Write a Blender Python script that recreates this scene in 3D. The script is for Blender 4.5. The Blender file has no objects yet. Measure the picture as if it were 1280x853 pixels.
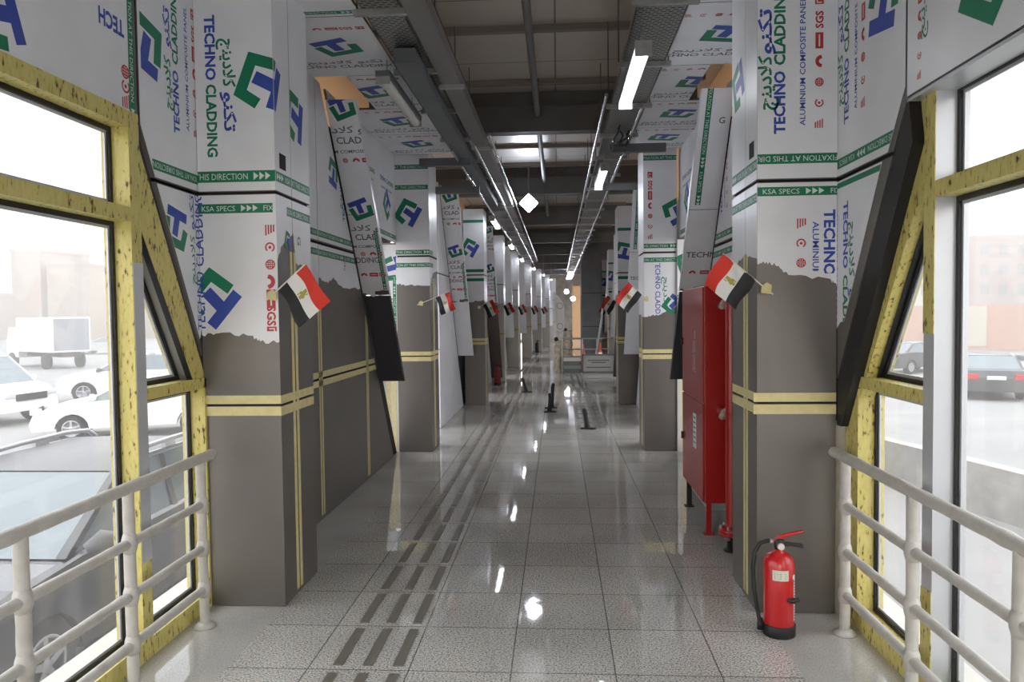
import bpy, bmesh, math, random
from mathutils import Vector, Matrix, noise
random.seed(7)
SC = bpy.context.scene
COL = SC.collection
R = math.radians

# ------------------------------------------------------------------ camera, sky, exposure
cam_d = bpy.data.cameras.new('camera'); cam = bpy.data.objects.new('camera', cam_d); COL.objects.link(cam)
F_PX, YAW, PITCH, ROLL, EYE = 920.0, R(3.57), R(2.18), R(.68), 1.73
fw = Vector((-math.sin(YAW)*math.cos(PITCH), math.cos(YAW)*math.cos(PITCH), -math.sin(PITCH)))
rt = fw.cross(Vector((0, 0, 1))).normalized(); up = rt.cross(fw)
rt2 = rt*math.cos(ROLL) - up*math.sin(ROLL); up2 = up*math.cos(ROLL) + rt*math.sin(ROLL)
m = Matrix.Identity(4)
for i in range(3):
    m[i][0], m[i][1], m[i][2] = rt2[i], up2[i], -fw[i]
m.translation = (0, 0, EYE)
cam.matrix_world = m
cam_d.sensor_width = 36; cam_d.lens = F_PX/1280*36; cam_d.clip_start = .05; cam_d.clip_end = 500
SC.camera = cam
SKY = 4.2
w = bpy.data.worlds.new('sky'); SC.world = w; w.use_nodes = True
nt = w.node_tree; nt.nodes.clear()
wo = nt.nodes.new('ShaderNodeOutputWorld'); bg = nt.nodes.new('ShaderNodeBackground')
tc = nt.nodes.new('ShaderNodeTexCoord'); sx = nt.nodes.new('ShaderNodeSeparateXYZ'); rp = nt.nodes.new('ShaderNodeValToRGB')
rp.color_ramp.elements[0].position = .0; rp.color_ramp.elements[0].color = (.95, .86, .78, 1)
rp.color_ramp.elements[1].position = .35; rp.color_ramp.elements[1].color = (.97, .97, 1, 1)
nt.links.new(tc.outputs['Generated'], sx.inputs[0]); nt.links.new(sx.outputs[2], rp.inputs[0])
nt.links.new(rp.outputs[0], bg.inputs[0]); bg.inputs[1].default_value = SKY
nt.links.new(bg.outputs[0], wo.inputs[0])
SC.view_settings.view_transform = 'Standard'; SC.view_settings.look = 'None'
SC.view_settings.exposure = 0.0; SC.view_settings.gamma = 1.0; SC.view_settings.use_curve_mapping = False
SC.cycles.use_denoising = True
SC.cycles.max_bounces = 10; SC.cycles.diffuse_bounces = 6; SC.cycles.transparent_max_bounces = 16
SC.cycles.sample_clamp_indirect = 6.0

# ------------------------------------------------------------------ materials
MATS = {}
def mat(name, col, rough=.5, metal=0., spec=.5, emit=None, estr=0., coat=0., var=0., vscale=8., bump=0., bscale=60.):
    if name in MATS: return MATS[name]
    M = bpy.data.materials.new(name); M.use_nodes = True; MATS[name] = M
    t = M.node_tree; b = t.nodes['Principled BSDF']
    b.inputs['Base Color'].default_value = (*col, 1); b.inputs['Roughness'].default_value = rough
    b.inputs['Metallic'].default_value = metal; b.inputs['Specular IOR Level'].default_value = spec
    b.inputs['Coat Weight'].default_value = coat
    if emit:
        b.inputs['Emission Color'].default_value = (*emit, 1); b.inputs['Emission Strength'].default_value = estr
    co = None
    if var or bump:
        co = t.nodes.new('ShaderNodeTexCoord')
    if var:
        n = t.nodes.new('ShaderNodeTexNoise'); n.inputs['Scale'].default_value = vscale; n.inputs['Detail'].default_value = 6
        r = t.nodes.new('ShaderNodeValToRGB')
        lo = [max(0, c*(1-var)) for c in col]; hi = [min(1, c*(1+var)) for c in col]
        r.color_ramp.elements[0].position = .3; r.color_ramp.elements[0].color = (*lo, 1)
        r.color_ramp.elements[1].position = .7; r.color_ramp.elements[1].color = (*hi, 1)
        t.links.new(co.outputs['Object'], n.inputs['Vector']); t.links.new(n.outputs[0], r.inputs[0]); t.links.new(r.outputs[0], b.inputs['Base Color'])
    if bump:
        n2 = t.nodes.new('ShaderNodeTexNoise'); n2.inputs['Scale'].default_value = bscale; n2.inputs['Detail'].default_value = 3
        bp = t.nodes.new('ShaderNodeBump'); bp.inputs['Strength'].default_value = bump; bp.inputs['Distance'].default_value = .01
        t.links.new(co.outputs['Object'], n2.inputs['Vector']); t.links.new(n2.outputs[0], bp.inputs['Height']); t.links.new(bp.outputs[0], b.inputs['Normal'])
    return M

FILM = mat('white_film', (.80, .81, .85), .34, var=.05, vscale=3, bump=.08, bscale=5)
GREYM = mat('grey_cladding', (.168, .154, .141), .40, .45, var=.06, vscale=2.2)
DGREY = mat('charcoal_cladding', (.065, .063, .075), .45, .2)
PGREEN = mat('print_green', (.0, .19, .095), .45)
PBLUE = mat('print_blue', (.035, .075, .40), .45)
PRED = mat('print_red', (.50, .04, .045), .45)
PDARK = mat('print_grey', (.10, .10, .12), .5)
PWHITE = mat('print_white', (.72, .78, .75), .45)
TAPE = mat('masking_tape', (.66, .58, .29), .6, var=.08, vscale=20)
GAP = mat('shadow_gap', (.015, .014, .014), .8)
RUBBER = mat('black_rubber', (.012, .012, .013), .5)
ALU = mat('bare_aluminium', (.52, .54, .57), .35, .35)
STEEL = mat('galvanised_steel', (.42, .42, .42), .35, .75, var=.15, vscale=12)
PAINTW = mat('wrapped_white', (.46, .44, .40), .42, var=.10, vscale=14, bump=.35, bscale=38)
RED = mat('red_enamel', (.36, .010, .008), .32, coat=.3)
REDL = mat('red_enamel_front', (.36, .012, .010), .38, coat=.3)
BEAM = mat('beam_paint', (.12, .13, .138), .55, var=.12, vscale=3)
PURL = mat('purlin_paint', (.26, .24, .22), .5, .2)
WOODC = mat('pale_bundle', (.50, .44, .34), .7, var=.35, vscale=9, bump=.5, bscale=20)
ORANGE = mat('cone_orange', (.85, .09, .025), .5)
CLOTHR = mat('flag_red', (.62, .035, .02), .7)
CLOTHW = mat('flag_white', (.72, .72, .70), .7)
CLOTHK = mat('flag_black', (.018, .018, .022), .7)
GOLD = mat('emblem_gold', (.38, .33, .06), .6)
STICK = mat('pale_stick', (.72, .70, .60), .5)
CONC = mat('concrete', (.42, .41, .39), .85, var=.18, vscale=2.5)
CONCL = mat('pale_concrete', (.62, .60, .57), .85, var=.1, vscale=4)
ASPH = mat('asphalt', (.30, .295, .29), .9, var=.08, vscale=.6)
TUBE = mat('tube_lit', (1, 1, 1), .4, emit=(.90, .94, 1), estr=14)
TUBEOFF = mat('tube_unlit', (.66, .66, .62), .35)
FLOODF = mat('far_flood_lit', (1, 1, 1), .4, emit=(.86, .88, 1), estr=700)
FLOOD = mat('flood_lit', (1, 1, 1), .4, emit=(.82, .88, 1), estr=120)

def granite(name, base, tiles=True, rough=.16, warm=0):
    M = bpy.data.materials.new(name); M.use_nodes = True; MATS[name] = M
    t = M.node_tree; b = t.nodes['Principled BSDF']; N = t.nodes.new; L = t.links.new
    co = N('ShaderNodeTexCoord')
    n1 = N('ShaderNodeTexNoise'); n1.inputs['Scale'].default_value = 105; n1.inputs['Detail'].default_value = 4; n1.inputs['Roughness'].default_value = .7
    r1 = N('ShaderNodeValToRGB'); e = r1.color_ramp.elements
    k = base
    e[0].position = .38; e[0].color = (k*.25, k*.25, k*.25, 1); e[1].position = .60; e[1].color = (k*1.6, k*1.57, k*1.52, 1)
    if not tiles: e[0].color = (k*.78, k*.78, k*.78, 1); e[1].color = (k*1.08, k*1.08, k*1.07, 1)
    e2 = r1.color_ramp.elements.new(.47); e2.color = (k*.95, k*.94, k*.91, 1)
    n2 = N('ShaderNodeTexNoise'); n2.inputs['Scale'].default_value = 1.1; n2.inputs['Detail'].default_value = 5
    r2 = N('ShaderNodeValToRGB'); r2.color_ramp.elements[0].position = .3; r2.color_ramp.elements[0].color = (.80, .78, .75, 1)
    r2.color_ramp.elements[1].position = .7; r2.color_ramp.elements[1].color = (1.12, 1.1, 1.06, 1)
    mx = N('ShaderNodeMix'); mx.data_type = 'RGBA'; mx.blend_type = 'MULTIPLY'; mx.inputs[0].default_value = 1
    for n in (n1, n2): L(co.outputs['Object'], n.inputs['Vector'])
    L(n1.outputs[0], r1.inputs[0]); L(n2.outputs[0], r2.inputs[0]); L(r1.outputs[0], mx.inputs[6]); L(r2.outputs[0], mx.inputs[7])
    out = mx.outputs[2]
    if tiles:
        mp = N('ShaderNodeMapping'); mp.inputs['Location'].default_value = (.24, -3.97 + .5*20, 0)
        br = N('ShaderNodeTexBrick'); br.offset = 0; br.squash = 1
        br.inputs['Scale'].default_value = 1; br.inputs['Brick Width'].default_value = .5; br.inputs['Row Height'].default_value = .5
        br.inputs['Mortar Size'].default_value = .0035; br.inputs['Mortar Smooth'].default_value = .1; br.inputs['Bias'].default_value = 0
        br.inputs['Color1'].default_value = (.93, .93, .93, 1); br.inputs['Color2'].default_value = (1.05, 1.05, 1.05, 1); br.inputs['Mortar'].default_value = (.32, .31, .30, 1)
        m3 = N('ShaderNodeMix'); m3.data_type = 'RGBA'; m3.blend_type = 'MULTIPLY'; m3.inputs[0].default_value = 1
        L(co.outputs['Object'], mp.inputs[0]); L(mp.outputs[0], br.inputs['Vector']); L(out, m3.inputs[6]); L(br.outputs[0], m3.inputs[7]); out = m3.outputs[2]
    L(out, b.inputs['Base Color'])
    n5 = N('ShaderNodeTexNoise'); n5.inputs['Scale'].default_value = 7; n5.inputs['Detail'].default_value = 2
    bp = N('ShaderNodeBump'); bp.inputs['Strength'].default_value = .15; bp.inputs['Distance'].default_value = .003
    L(co.outputs['Object'], n5.inputs['Vector']); L(n5.outputs[0], bp.inputs['Height']); L(bp.outputs[0], b.inputs['Normal'])
    n4 = N('ShaderNodeTexNoise'); n4.inputs['Scale'].default_value = 3; n4.inputs['Detail'].default_value = 6
    mr = N('ShaderNodeMapRange'); mr.inputs[3].default_value = rough*.6; mr.inputs[4].default_value = rough*1.7
    L(co.outputs['Object'], n4.inputs['Vector']); L(n4.outputs[0], mr.inputs[0]); L(mr.outputs[0], b.inputs['Roughness'])
    return M
GRAN = granite('granite_tiles', .47, True, .03)
BORDER = granite('smooth_border_stone', .50, False, .05)
TACT = mat('tactile_metal', (.20, .18, .155), .45, .2)

def yellow_frame():
    M = bpy.data.materials.new('yellow_protective_tape'); M.use_nodes = True
    t = M.node_tree; b = t.nodes['Principled BSDF']; N = t.nodes.new; L = t.links.new
    co = N('ShaderNodeTexCoord'); mp = N('ShaderNodeMapping'); mp.inputs['Scale'].default_value = (1, 1, .35)
    n = N('ShaderNodeTexNoise'); n.inputs['Scale'].default_value = 58; n.inputs['Detail'].default_value = 2
    r = N('ShaderNodeValToRGB'); e = r.color_ramp.elements
    e[0].position = .30; e[0].color = (.07, .04, .02, 1); e[1].position = .40; e[1].color = (.56, .48, .13, 1)
    e.new(.35).color = (.30, .22, .07, 1); e.new(.62).color = (.62, .54, .19, 1)
    L(co.outputs['Object'], mp.inputs[0]); L(mp.outputs[0], n.inputs['Vector']); L(n.outputs[0], r.inputs[0]); L(r.outputs[0], b.inputs['Base Color'])
    b.inputs['Roughness'].default_value = .45
    return M
YEL = yellow_frame()

def glass(name, dust=.09):
    M = bpy.data.materials.new(name); M.use_nodes = True
    t = M.node_tree; t.nodes.clear(); N = t.nodes.new; L = t.links.new
    o = N('ShaderNodeOutputMaterial'); tr = N('ShaderNodeBsdfTransparent'); tl = N('ShaderNodeBsdfTranslucent'); gl = N('ShaderNodeBsdfGlossy')
    tr.inputs[0].default_value = (.94, .95, .95, 1); tl.inputs[0].default_value = (.9, .88, .86, 1); gl.inputs['Roughness'].default_value = .03
    co = N('ShaderNodeTexCoord'); n = N('ShaderNodeTexNoise'); n.inputs['Scale'].default_value = 2.5; n.inputs['Detail'].default_value = 5
    mr = N('ShaderNodeMapRange'); mr.inputs[3].default_value = dust*.5; mr.inputs[4].default_value = dust*1.5
    m1 = N('ShaderNodeMixShader'); m2 = N('ShaderNodeMixShader'); m2.inputs[0].default_value = .05
    L(co.outputs['Object'], n.inputs['Vector']); L(n.outputs[0], mr.inputs[0]); L(mr.outputs[0], m1.inputs[0])
    L(tr.outputs[0], m1.inputs[1]); L(tl.outputs[0], m1.inputs[2]); L(m1.outputs[0], m2.inputs[1]); L(gl.outputs[0], m2.inputs[2]); L(m2.outputs[0], o.inputs[0])
    return M
GLASS = glass('dusty_glass', .035)

def sheeting():
    M = bpy.data.materials.new('translucent_beige_sheet'); M.use_nodes = True
    t = M.node_tree; t.nodes.clear(); N = t.nodes.new; L = t.links.new
    o = N('ShaderNodeOutputMaterial'); tl = N('ShaderNodeBsdfTranslucent'); df = N('ShaderNodeBsdfDiffuse'); mx = N('ShaderNodeMixShader')
    tl.inputs[0].default_value = (.80, .62, .44, 1); df.inputs[0].default_value = (.6, .5, .4, 1); mx.inputs[0].default_value = .55
    L(tl.outputs[0], mx.inputs[2]); L(df.outputs[0], mx.inputs[1]); L(mx.outputs[0], o.inputs[0])
    return M
SHEET = sheeting()

def roofmat():
    M = mat('roof_sheet', (.6, .58, .55), .42, .35)
    t = M.node_tree; b = t.nodes['Principled BSDF']; N = t.nodes.new; L = t.links.new
    co = N('ShaderNodeTexCoord'); br = N('ShaderNodeTexBrick'); br.offset = 0
    br.inputs['Scale'].default_value = 1; br.inputs['Brick Width'].default_value = 1.05; br.inputs['Row Height'].default_value = 1.6; br.inputs['Mortar Size'].default_value = .008
    br.inputs['Color1'].default_value = (.66, .63, .59, 1); br.inputs['Color2'].default_value = (.60, .58, .55, 1); br.inputs['Mortar'].default_value = (.2, .2, .2, 1)
    L(co.outputs['Object'], br.inputs['Vector']); L(br.outputs[0], b.inputs['Base Color'])
    return M
ROOF = roofmat()

def perfmat():
    M = mat('perforated_steel', (.26, .26, .26), .4, .6)
    t = M.node_tree; b = t.nodes['Principled BSDF']; N = t.nodes.new; L = t.links.new
    co = N('ShaderNodeTexCoord'); br = N('ShaderNodeTexBrick'); br.offset = .5
    br.inputs['Scale'].default_value = 1; br.inputs['Brick Width'].default_value = .05; br.inputs['Row Height'].default_value = .03
    br.inputs['Mortar Size'].default_value = .009; br.inputs['Color1'].default_value = (.02, .02, .02, 1); br.inputs['Color2'].default_value = (.02, .02, .02, 1)
    br.inputs['Mortar'].default_value = (.30, .30, .29, 1)
    L(co.outputs['Object'], br.inputs['Vector']); L(br.outputs[0], b.inputs['Base Color'])
    return M
PERF = perfmat()

# ------------------------------------------------------------------ mesh helpers
class MB:
    def __init__(s): s.v = []; s.f = []; s.m = []; s.mats = []; s.smooth = []
    def mi(s, M):
        if M not in s.mats: s.mats.append(M)
        return s.mats.index(M)
    def add(s, vs, fs, M, smooth=False):
        o = len(s.v); k = s.mi(M)
        s.v.extend([tuple(v) for v in vs])
        for f in fs: s.f.append([o+i for i in f]); s.m.append(k); s.smooth.append(smooth)
        return s
    def box(s, x0, x1, y0, y1, z0, z1, M):
        x0, x1 = sorted((x0, x1)); y0, y1 = sorted((y0, y1)); z0, z1 = sorted((z0, z1))
        return s.add([(x, y, z) for x in (x0, x1) for y in (y0, y1) for z in (z0, z1)],
                     [(0, 1, 3, 2), (4, 6, 7, 5), (0, 4, 5, 1), (2, 3, 7, 6), (0, 2, 6, 4), (1, 5, 7, 3)], M)
    def prism(s, pts, d, M, cap=None):
        """closed 3D polygon pts extruded by vector d"""
        n = len(pts); d = Vector(d); P = [Vector(p) for p in pts]; Q = [p+d for p in P]
        nrm = Vector((0, 0, 0))
        for i in range(n): nrm += P[i].cross(P[(i+1) % n])
        flip = nrm.dot(d) > 0
        a = list(range(n)); b = list(range(n, 2*n))
        fs = [a[::-1] if flip else a, b if flip else b[::-1]]
        for i in range(n):
            j = (i+1) % n
            fs.append((i, j, n+j, n+i) if flip else (j, i, n+i, n+j))
        return s.add(P+Q, fs, M)
    def tube(s, path, r, M, seg=12, cap=True, smooth=True, jit=0.):
        P = [Vector(p) for p in path]; n = len(P); vs = []; fs = []
        prev = None
        for i, p in enumerate(P):
            t = (P[min(i+1, n-1)] - P[max(i-1, 0)]).normalized()
            if prev is None:
                a = Vector((0, 0, 1)) if abs(t.z) < .9 else Vector((1, 0, 0))
                u = t.cross(a).normalized()
            else:
                u = (prev - t*prev.dot(t)).normalized()
            prev = u; v = t.cross(u)
            rr = r[i] if isinstance(r, (list, tuple)) else r
            for k in range(seg):
                a = 2*math.pi*k/seg; q = rr*(1+(random.uniform(-jit, jit) if jit else 0))
                vs.append(p + u*math.cos(a)*q + v*math.sin(a)*q)
        for i in range(n-1):
            for k in range(seg):
                k2 = (k+1) % seg
                fs.append((i*seg+k, i*seg+k2, (i+1)*seg+k2, (i+1)*seg+k))
        s.add(vs, fs, M, smooth)
        if cap: s.add(vs[:seg], [list(range(seg))[::-1]], M); s.add(vs[-seg:], [list(range(seg))], M)
        return s
    def lathe(s, prof, o, M, seg=24, axis=(0, 0, 1), smooth=True):
        A = Vector(axis).normalized(); a = Vector((1, 0, 0)) if abs(A.x) < .9 else Vector((0, 1, 0))
        U = A.cross(a).normalized(); V = A.cross(U); O = Vector(o); vs = []; fs = []
        for r, h in prof:
            for k in range(seg):
                t = 2*math.pi*k/seg; vs.append(O + A*h + U*r*math.cos(t) + V*r*math.sin(t))
        n = len(prof)
        for i in range(n-1):
            for k in range(seg):
                k2 = (k+1) % seg; fs.append((i*seg+k, i*seg+k2, (i+1)*seg+k2, (i+1)*seg+k))
        fs.append(list(range(seg))[::-1]); fs.append([(n-1)*seg+k for k in range(seg)])
        return s.add(vs, fs, M, smooth)
    def build(s, name, parent=None, origin=None, bevel=0., sharp=40):
        me = bpy.data.meshes.new(name)
        o = Vector(origin) if origin is not None else Vector((0, 0, 0))
        me.from_pydata([Vector(v)-o for v in s.v], [], s.f)
        for M in s.mats: me.materials.append(M)
        me.polygons.foreach_set('material_index', s.m)
        me.polygons.foreach_set('use_smooth', s.smooth)
        me.update()
        ob = bpy.data.objects.new(name, me); COL.objects.link(ob)
        ob.location = o
        if parent is not None:
            ob.parent = parent; ob.matrix_parent_inverse = parent.matrix_basis.inverted()
        if bevel:
            b = ob.modifiers.new('bevel', 'BEVEL'); b.width = bevel; b.segments = 2; b.limit_method = 'ANGLE'; b.angle_limit = R(35)
        return ob

def tag(o, label=None, cat=None, group=None, kind=None):
    if label: o['label'] = label
    if cat: o['category'] = cat
    if group: o['group'] = group
    if kind: o['kind'] = kind
    return o
def thing(name, label, cat, loc=(0, 0, 0), rot=0, group=None, kind=None):
    o = bpy.data.objects.new(name, None); COL.objects.link(o); o.location = loc; o.rotation_euler = (0, 0, rot)
    o.empty_display_size = .1
    o.matrix_basis  # evaluated from loc/rot below
    return tag(o, label, cat, group, kind)
def local(parent, mb, name, **k):
    """part modelled in the parent's own coordinates"""
    ob = mb.build(name, None, **k); ob.parent = parent
    return ob
def copy_tree(o, parent=None):
    c = o.copy(); COL.objects.link(c)
    if parent is not None: c.parent = parent
    for ch in [x for x in list(bpy.data.objects) if x.parent == o]: copy_tree(ch, c)
    return c
ORD = ['first', 'second', 'third', 'fourth', 'fifth', 'sixth', 'seventh', 'eighth', 'ninth', 'tenth', 'eleventh', 'twelfth',
       'thirteenth', 'fourteenth', 'fifteenth', 'sixteenth', 'seventeenth', 'eighteenth', 'nineteenth', 'twentieth', 'twenty-first',
       'twenty-second', 'twenty-third', 'twenty-fourth', 'twenty-fifth', 'twenty-sixth', 'twenty-seventh', 'twenty-eighth']

# ------------------------------------------------------------------ printed lettering
class Face:
    def __init__(s, O, U, V): s.O = Vector(O); s.U = Vector(U).normalized(); s.V = Vector(V).normalized(); s.N = s.U.cross(s.V)
    def p(s, u, v, w=0.): return s.O + s.U*u + s.V*v + s.N*w
def clip_poly(poly, clip):
    out = poly
    n = len(clip)
    for i in range(n):
        ax, ay = clip[i]; bx, by = clip[(i+1) % n]
        inp = out; out = []
        if not inp: return []
        for j in range(len(inp)):
            p = inp[j]; q = inp[(j+1) % len(inp)]
            dp = (bx-ax)*(p[1]-ay) - (by-ay)*(p[0]-ax); dq = (bx-ax)*(q[1]-ay) - (by-ay)*(q[0]-ax)
            if dp >= 0: out.append(p)
            if (dp >= 0) != (dq >= 0):
                t = dp/(dp-dq); out.append((p[0]+(q[0]-p[0])*t, p[1]+(q[1]-p[1])*t))
    return out
def rect(u0, u1, v0, v1): return [(u0, v0), (u1, v0), (u1, v1), (u0, v1)]
TXT = {}
def text_tris(s, bold=0.):
    k = (s, bold)
    if k in TXT: return TXT[k]
    c = bpy.data.curves.new('t', 'FONT'); c.body = s; c.resolution_u = 2; c.offset = bold
    o = bpy.data.objects.new('t', c); COL.objects.link(o); dg = bpy.context.evaluated_depsgraph_get(); dg.update()
    me = bpy.data.meshes.new_from_object(o.evaluated_get(dg))
    me.calc_loop_triangles()
    vs = [(v.co.x, v.co.y) for v in me.vertices]; tr = []
    for t in me.loop_triangles:
        a, b, d = (vs[i] for i in t.vertices)
        ar = (b[0]-a[0])*(d[1]-a[1]) - (b[1]-a[1])*(d[0]-a[0])
        if abs(ar) < 1e-9: continue
        tr.append((a, b, d) if ar > 0 else (a, d, b))
    x0 = min(v[0] for v in vs); x1 = max(v[0] for v in vs)
    bpy.data.objects.remove(o); bpy.data.curves.remove(c); bpy.data.meshes.remove(me)
    TXT[k] = (tr, x0, x1)
    return TXT[k]
def put(mb, face, polys, u, v, rot, M, clip, w):
    ca, sa = math.cos(rot), math.sin(rot)
    dw = .00006 if len(polys) < 30 else 0
    for i, p in enumerate(polys):
        q = [(u + x*ca - y*sa, v + x*sa + y*ca) for x, y in p]
        if clip: q = clip_poly(q, clip)
        if len(q) >= 3: mb.add([face.p(a, b, w + dw*i) for a, b in q], [list(range(len(q)))], M)
def txt(mb, face, s, u, v, h, rot, M, clip=None, w=.0032, length=None, bold=.012, start=None):
    """centred on (u, v); h = capital height"""
    tr, x0, x1 = text_tris(s, bold); k = h/.70; kx = k if not length else length/(x1-x0)
    cx = (x0+x1)/2
    put(mb, face, [[((x-cx)*kx, y*k - h/2) for x, y in t] for t in tr], u, v, rot, M, clip, w)
def strokes(pl, wd):
    out = []
    for i in range(len(pl)-1):
        (ax, ay), (bx, by) = pl[i], pl[i+1]; l = math.hypot(bx-ax, by-ay); dx, dy = (bx-ax)/l, (by-ay)/l
        e0 = wd*.42 if i else 0; e1 = wd*.42 if i < len(pl)-2 else 0
        ax, ay, bx, by = ax-dx*e0, ay-dy*e0, bx+dx*e1, by+dy*e1; nx, ny = -dy*wd/2, dx*wd/2
        out.append([(ax-nx, ay-ny), (bx-nx, by-ny), (bx+nx, by+ny), (ax+nx, ay+ny)])
    return out
def logo(mb, face, u, v, size, rot, clip=None, w=.003, g=None, b=None):
    k = size/2
    sc = lambda P: [[(x*k, y*k) for x, y in p] for p in P]
    put(mb, face, sc(strokes([(.72, .36), (-.04, .92), (-.86, -.02), (-.42, -.62)], .40) + [disc(.20, 10, -.04, .92), disc(.20, 10, -.86, -.02)]), u, v, rot, g or PGREEN, clip, w)
    put(mb, face, sc(strokes([(.98, .22), (-.03, -.98)], .42) + strokes([(.46, -.40), (-.2, .30)], .44)), u, v, rot, b or PBLUE, clip, w+.0005)
AR1 = '\uFEEE\uFEE8\uFEDC\uFE97'
AR2 = '\uFE9E\uFEE8\uFEF3\uFEA9\uFEFC\uFEDB'
def disc(r, n=14, cx=0, cy=0, a0=0, a1=2*math.pi): return [(cx+r*math.cos(a0+(a1-a0)*i/n), cy+r*math.sin(a0+(a1-a0)*i/n)) for i in range(n + (0 if a1-a0 > 6 else 1))]
def icons(mb, face, u, v, rot, h, L, clip=None, M=None, items=7):
    M = M or PRED
    d = L/6.0
    def at(i): s = (i-3)*d; return u + s*math.cos(rot), v + s*math.sin(rot)
    a = h/2
    P = [lambda x, y: put(mb, face, [strokes([(-a, -a*.7 + a*.5*i), (a*(1-.22*i), -a*.7+a*.5*i)], a*.28)[0] for i in range(4)], x, y, rot, M, clip, .003),
         lambda x, y: (put(mb, face, strokes(disc(a*.8, 12, a0=.5, a1=5.6), a*.28), x, y, rot, M, clip, .003), put(mb, face, [disc(a*.3, 8)], x, y, rot, M, clip, .003)),
         lambda x, y: put(mb, face, strokes(disc(a*.85, 14)+disc(a*.85, 14)[:1], a*.2) + [strokes([(-a*.8, a*.4*i), (a*.8, a*.4*i)], a*.16)[0] for i in (-1, 0, 1)] + [strokes([(a*.4*i, -a*.8), (a*.4*i, a*.8)], a*.16)[0] for i in (-1, 0, 1)], x, y, rot, M, clip, .003),
         lambda x, y: (put(mb, face, strokes(disc(a*.95, 10, 0, -a*.5, 0, math.pi), a*.75), x, y, rot, M, clip, .003)),
         lambda x, y: (put(mb, face, [rect(-a*1.75, a*1.75, -a*.85, a*.85)], x, y, rot, M, clip, .003), put(mb, face, [rect(-a*1.3, a*1.3, -a*.15, a*.15)], x, y, rot, PWHITE, clip, .0034)),
         lambda x, y: txt(mb, face, 'SGS', x, y, h*.8, rot, M, clip, bold=.034),
         lambda x, y: (put(mb, face, [rect(-a*1.2, a*1.2, -a*.95, a*.95)], x, y, rot, M, clip, .003), put(mb, face, strokes([(-a*.8, -a*.5), (-a*.8, a*.5), (-a*.2, a*.5)], a*.22)+strokes([(a*.2, -a*.5), (a*.2, a*.5), (a*.8, 0)], a*.22), x, y, rot, PWHITE, clip, .0034))]
    for i in range(items): P[i](*at(i))
def pattern(mb, face, u, v, rot, k=1., clip=None, parts='altmir', dim=False):
    """the film's standing print, u/v = centre of the big lettering line; rot = reading direction"""
    B, G, RD = (PBLUE, PGREEN, PRED)
    def off(s, t): return u + (s*math.cos(rot) - t*math.sin(rot))*k, v + (s*math.sin(rot) + t*math.cos(rot))*k
    if 't' in parts:
        x, y = off(-.22, 0); txt(mb, face, 'TECHNO', x, y, .058*k, rot, B, clip, length=.345*k, bold=.034)
        x, y = off(.20, 0); txt(mb, face, 'CLADDING', x, y, .058*k, rot, G, clip, length=.43*k, bold=.034)
    if 'a' in parts:
        x, y = off(.16, .085); txt(mb, face, AR1, x, y, .062*k, rot, B, clip, length=.21*k, bold=.026)
        x, y = off(-.14, .085); txt(mb, face, AR2, x, y, .062*k, rot, G, clip, length=.28*k, bold=.026)
    if 'm' in parts:
        x, y = off(0, -.125); txt(mb, face, 'ALUMINIUM COMPOSITE PANEL', x, y, .030*k, rot, B, clip, length=.70*k)
    if 'i' in parts:
        x, y = off(0, -.215); icons(mb, face, x, y, rot, .05*k, .68*k, clip)
    if 'l' in parts:
        x, y = off(0, .30); logo(mb, face, x, y, .29*k, rot + R(-150), clip)
def band(mb, face, u0, v0, u1, v1, wd, flip=False, phase=0, clip=None, small=True):
    """green band with fixing-direction wording from (u0,v0) to (u1,v1)"""
    L = math.hypot(u1-u0, v1-v0); rot = math.atan2(v1-v0, u1-u0)
    put(mb, face, [rect(0, L, -wd/2, wd/2)], u0, v0, rot, PGREEN, clip, .0028)
    if small:
        words = [('FIXATION AT THIS DIRECTION', .58), ('\u25B6\u25B6\u25B6', .1), ('KSA SPECS', .2), ('\u25B6\u25B6\u25B6', .1)]; gap = .035
        tot = sum(x[1]+gap for x in words)
        x = -((phase) % tot); c2 = [(0, -wd/2), (L, -wd/2), (L, wd/2), (0, wd/2)]
        ca, sa = math.cos(rot), math.sin(rot)
        cw = [(u0+a*ca-b*sa, v0+a*sa+b*ca) for a, b in c2]
        i = 0
        while x < L:
            s, ln = words[i % 4]
            if x+ln > 0:
                c = x+ln/2; cc = (L-c) if flip else c
                tr = text_tris(s, .0); kx = ln/(tr[2]-tr[1]); k = wd*.55/.7; cx = (tr[1]+tr[2])/2
                polys = [[((p[0]-cx)*kx, p[1]*k - wd*.275) for p in t] for t in tr[0]]
                rr = rot + (math.pi if flip else 0)
                pu, pv = u0+cc*ca, v0+cc*sa
                put_clip2(mb, face, polys, pu, pv, rr, PWHITE, cw, clip, .0033)
            x += ln+gap; i += 1
def put_clip2(mb, face, polys, u, v, rot, M, c1, c2, w):
    ca, sa = math.cos(rot), math.sin(rot)
    for p in polys:
        q = [(u + x*ca - y*sa, v + x*sa + y*ca) for x, y in p]
        q = clip_poly(q, c1)
        if len(q) >= 3 and c2: q = clip_poly(q, c2)
        if len(q) >= 3: mb.add([face.p(a, b, w) for a, b in q], [list(range(len(q)))], M)
def film(mb, face, pts, M=None, t=.0015, w0=.0008):
    """film sheet: polygon (u,v) raised off the face"""
    P = [face.p(u, v, w0) for u, v in pts]
    mb.prism(P, face.N*t, M or FILM)
def torn(pairs, jit=.012, n=9, seed=1):
    """ragged edge through (u,v) pairs, left to right"""
    r = random.Random(seed); out = []
    for (a, b), (c, d) in zip(pairs[:-1], pairs[1:]):
        for i in range(n):
            t = i/n; out.append((a+(c-a)*t, b+(d-b)*t + (r.uniform(-jit, jit) if 0 < i else 0)))
    out.append(pairs[-1]); return out

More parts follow.
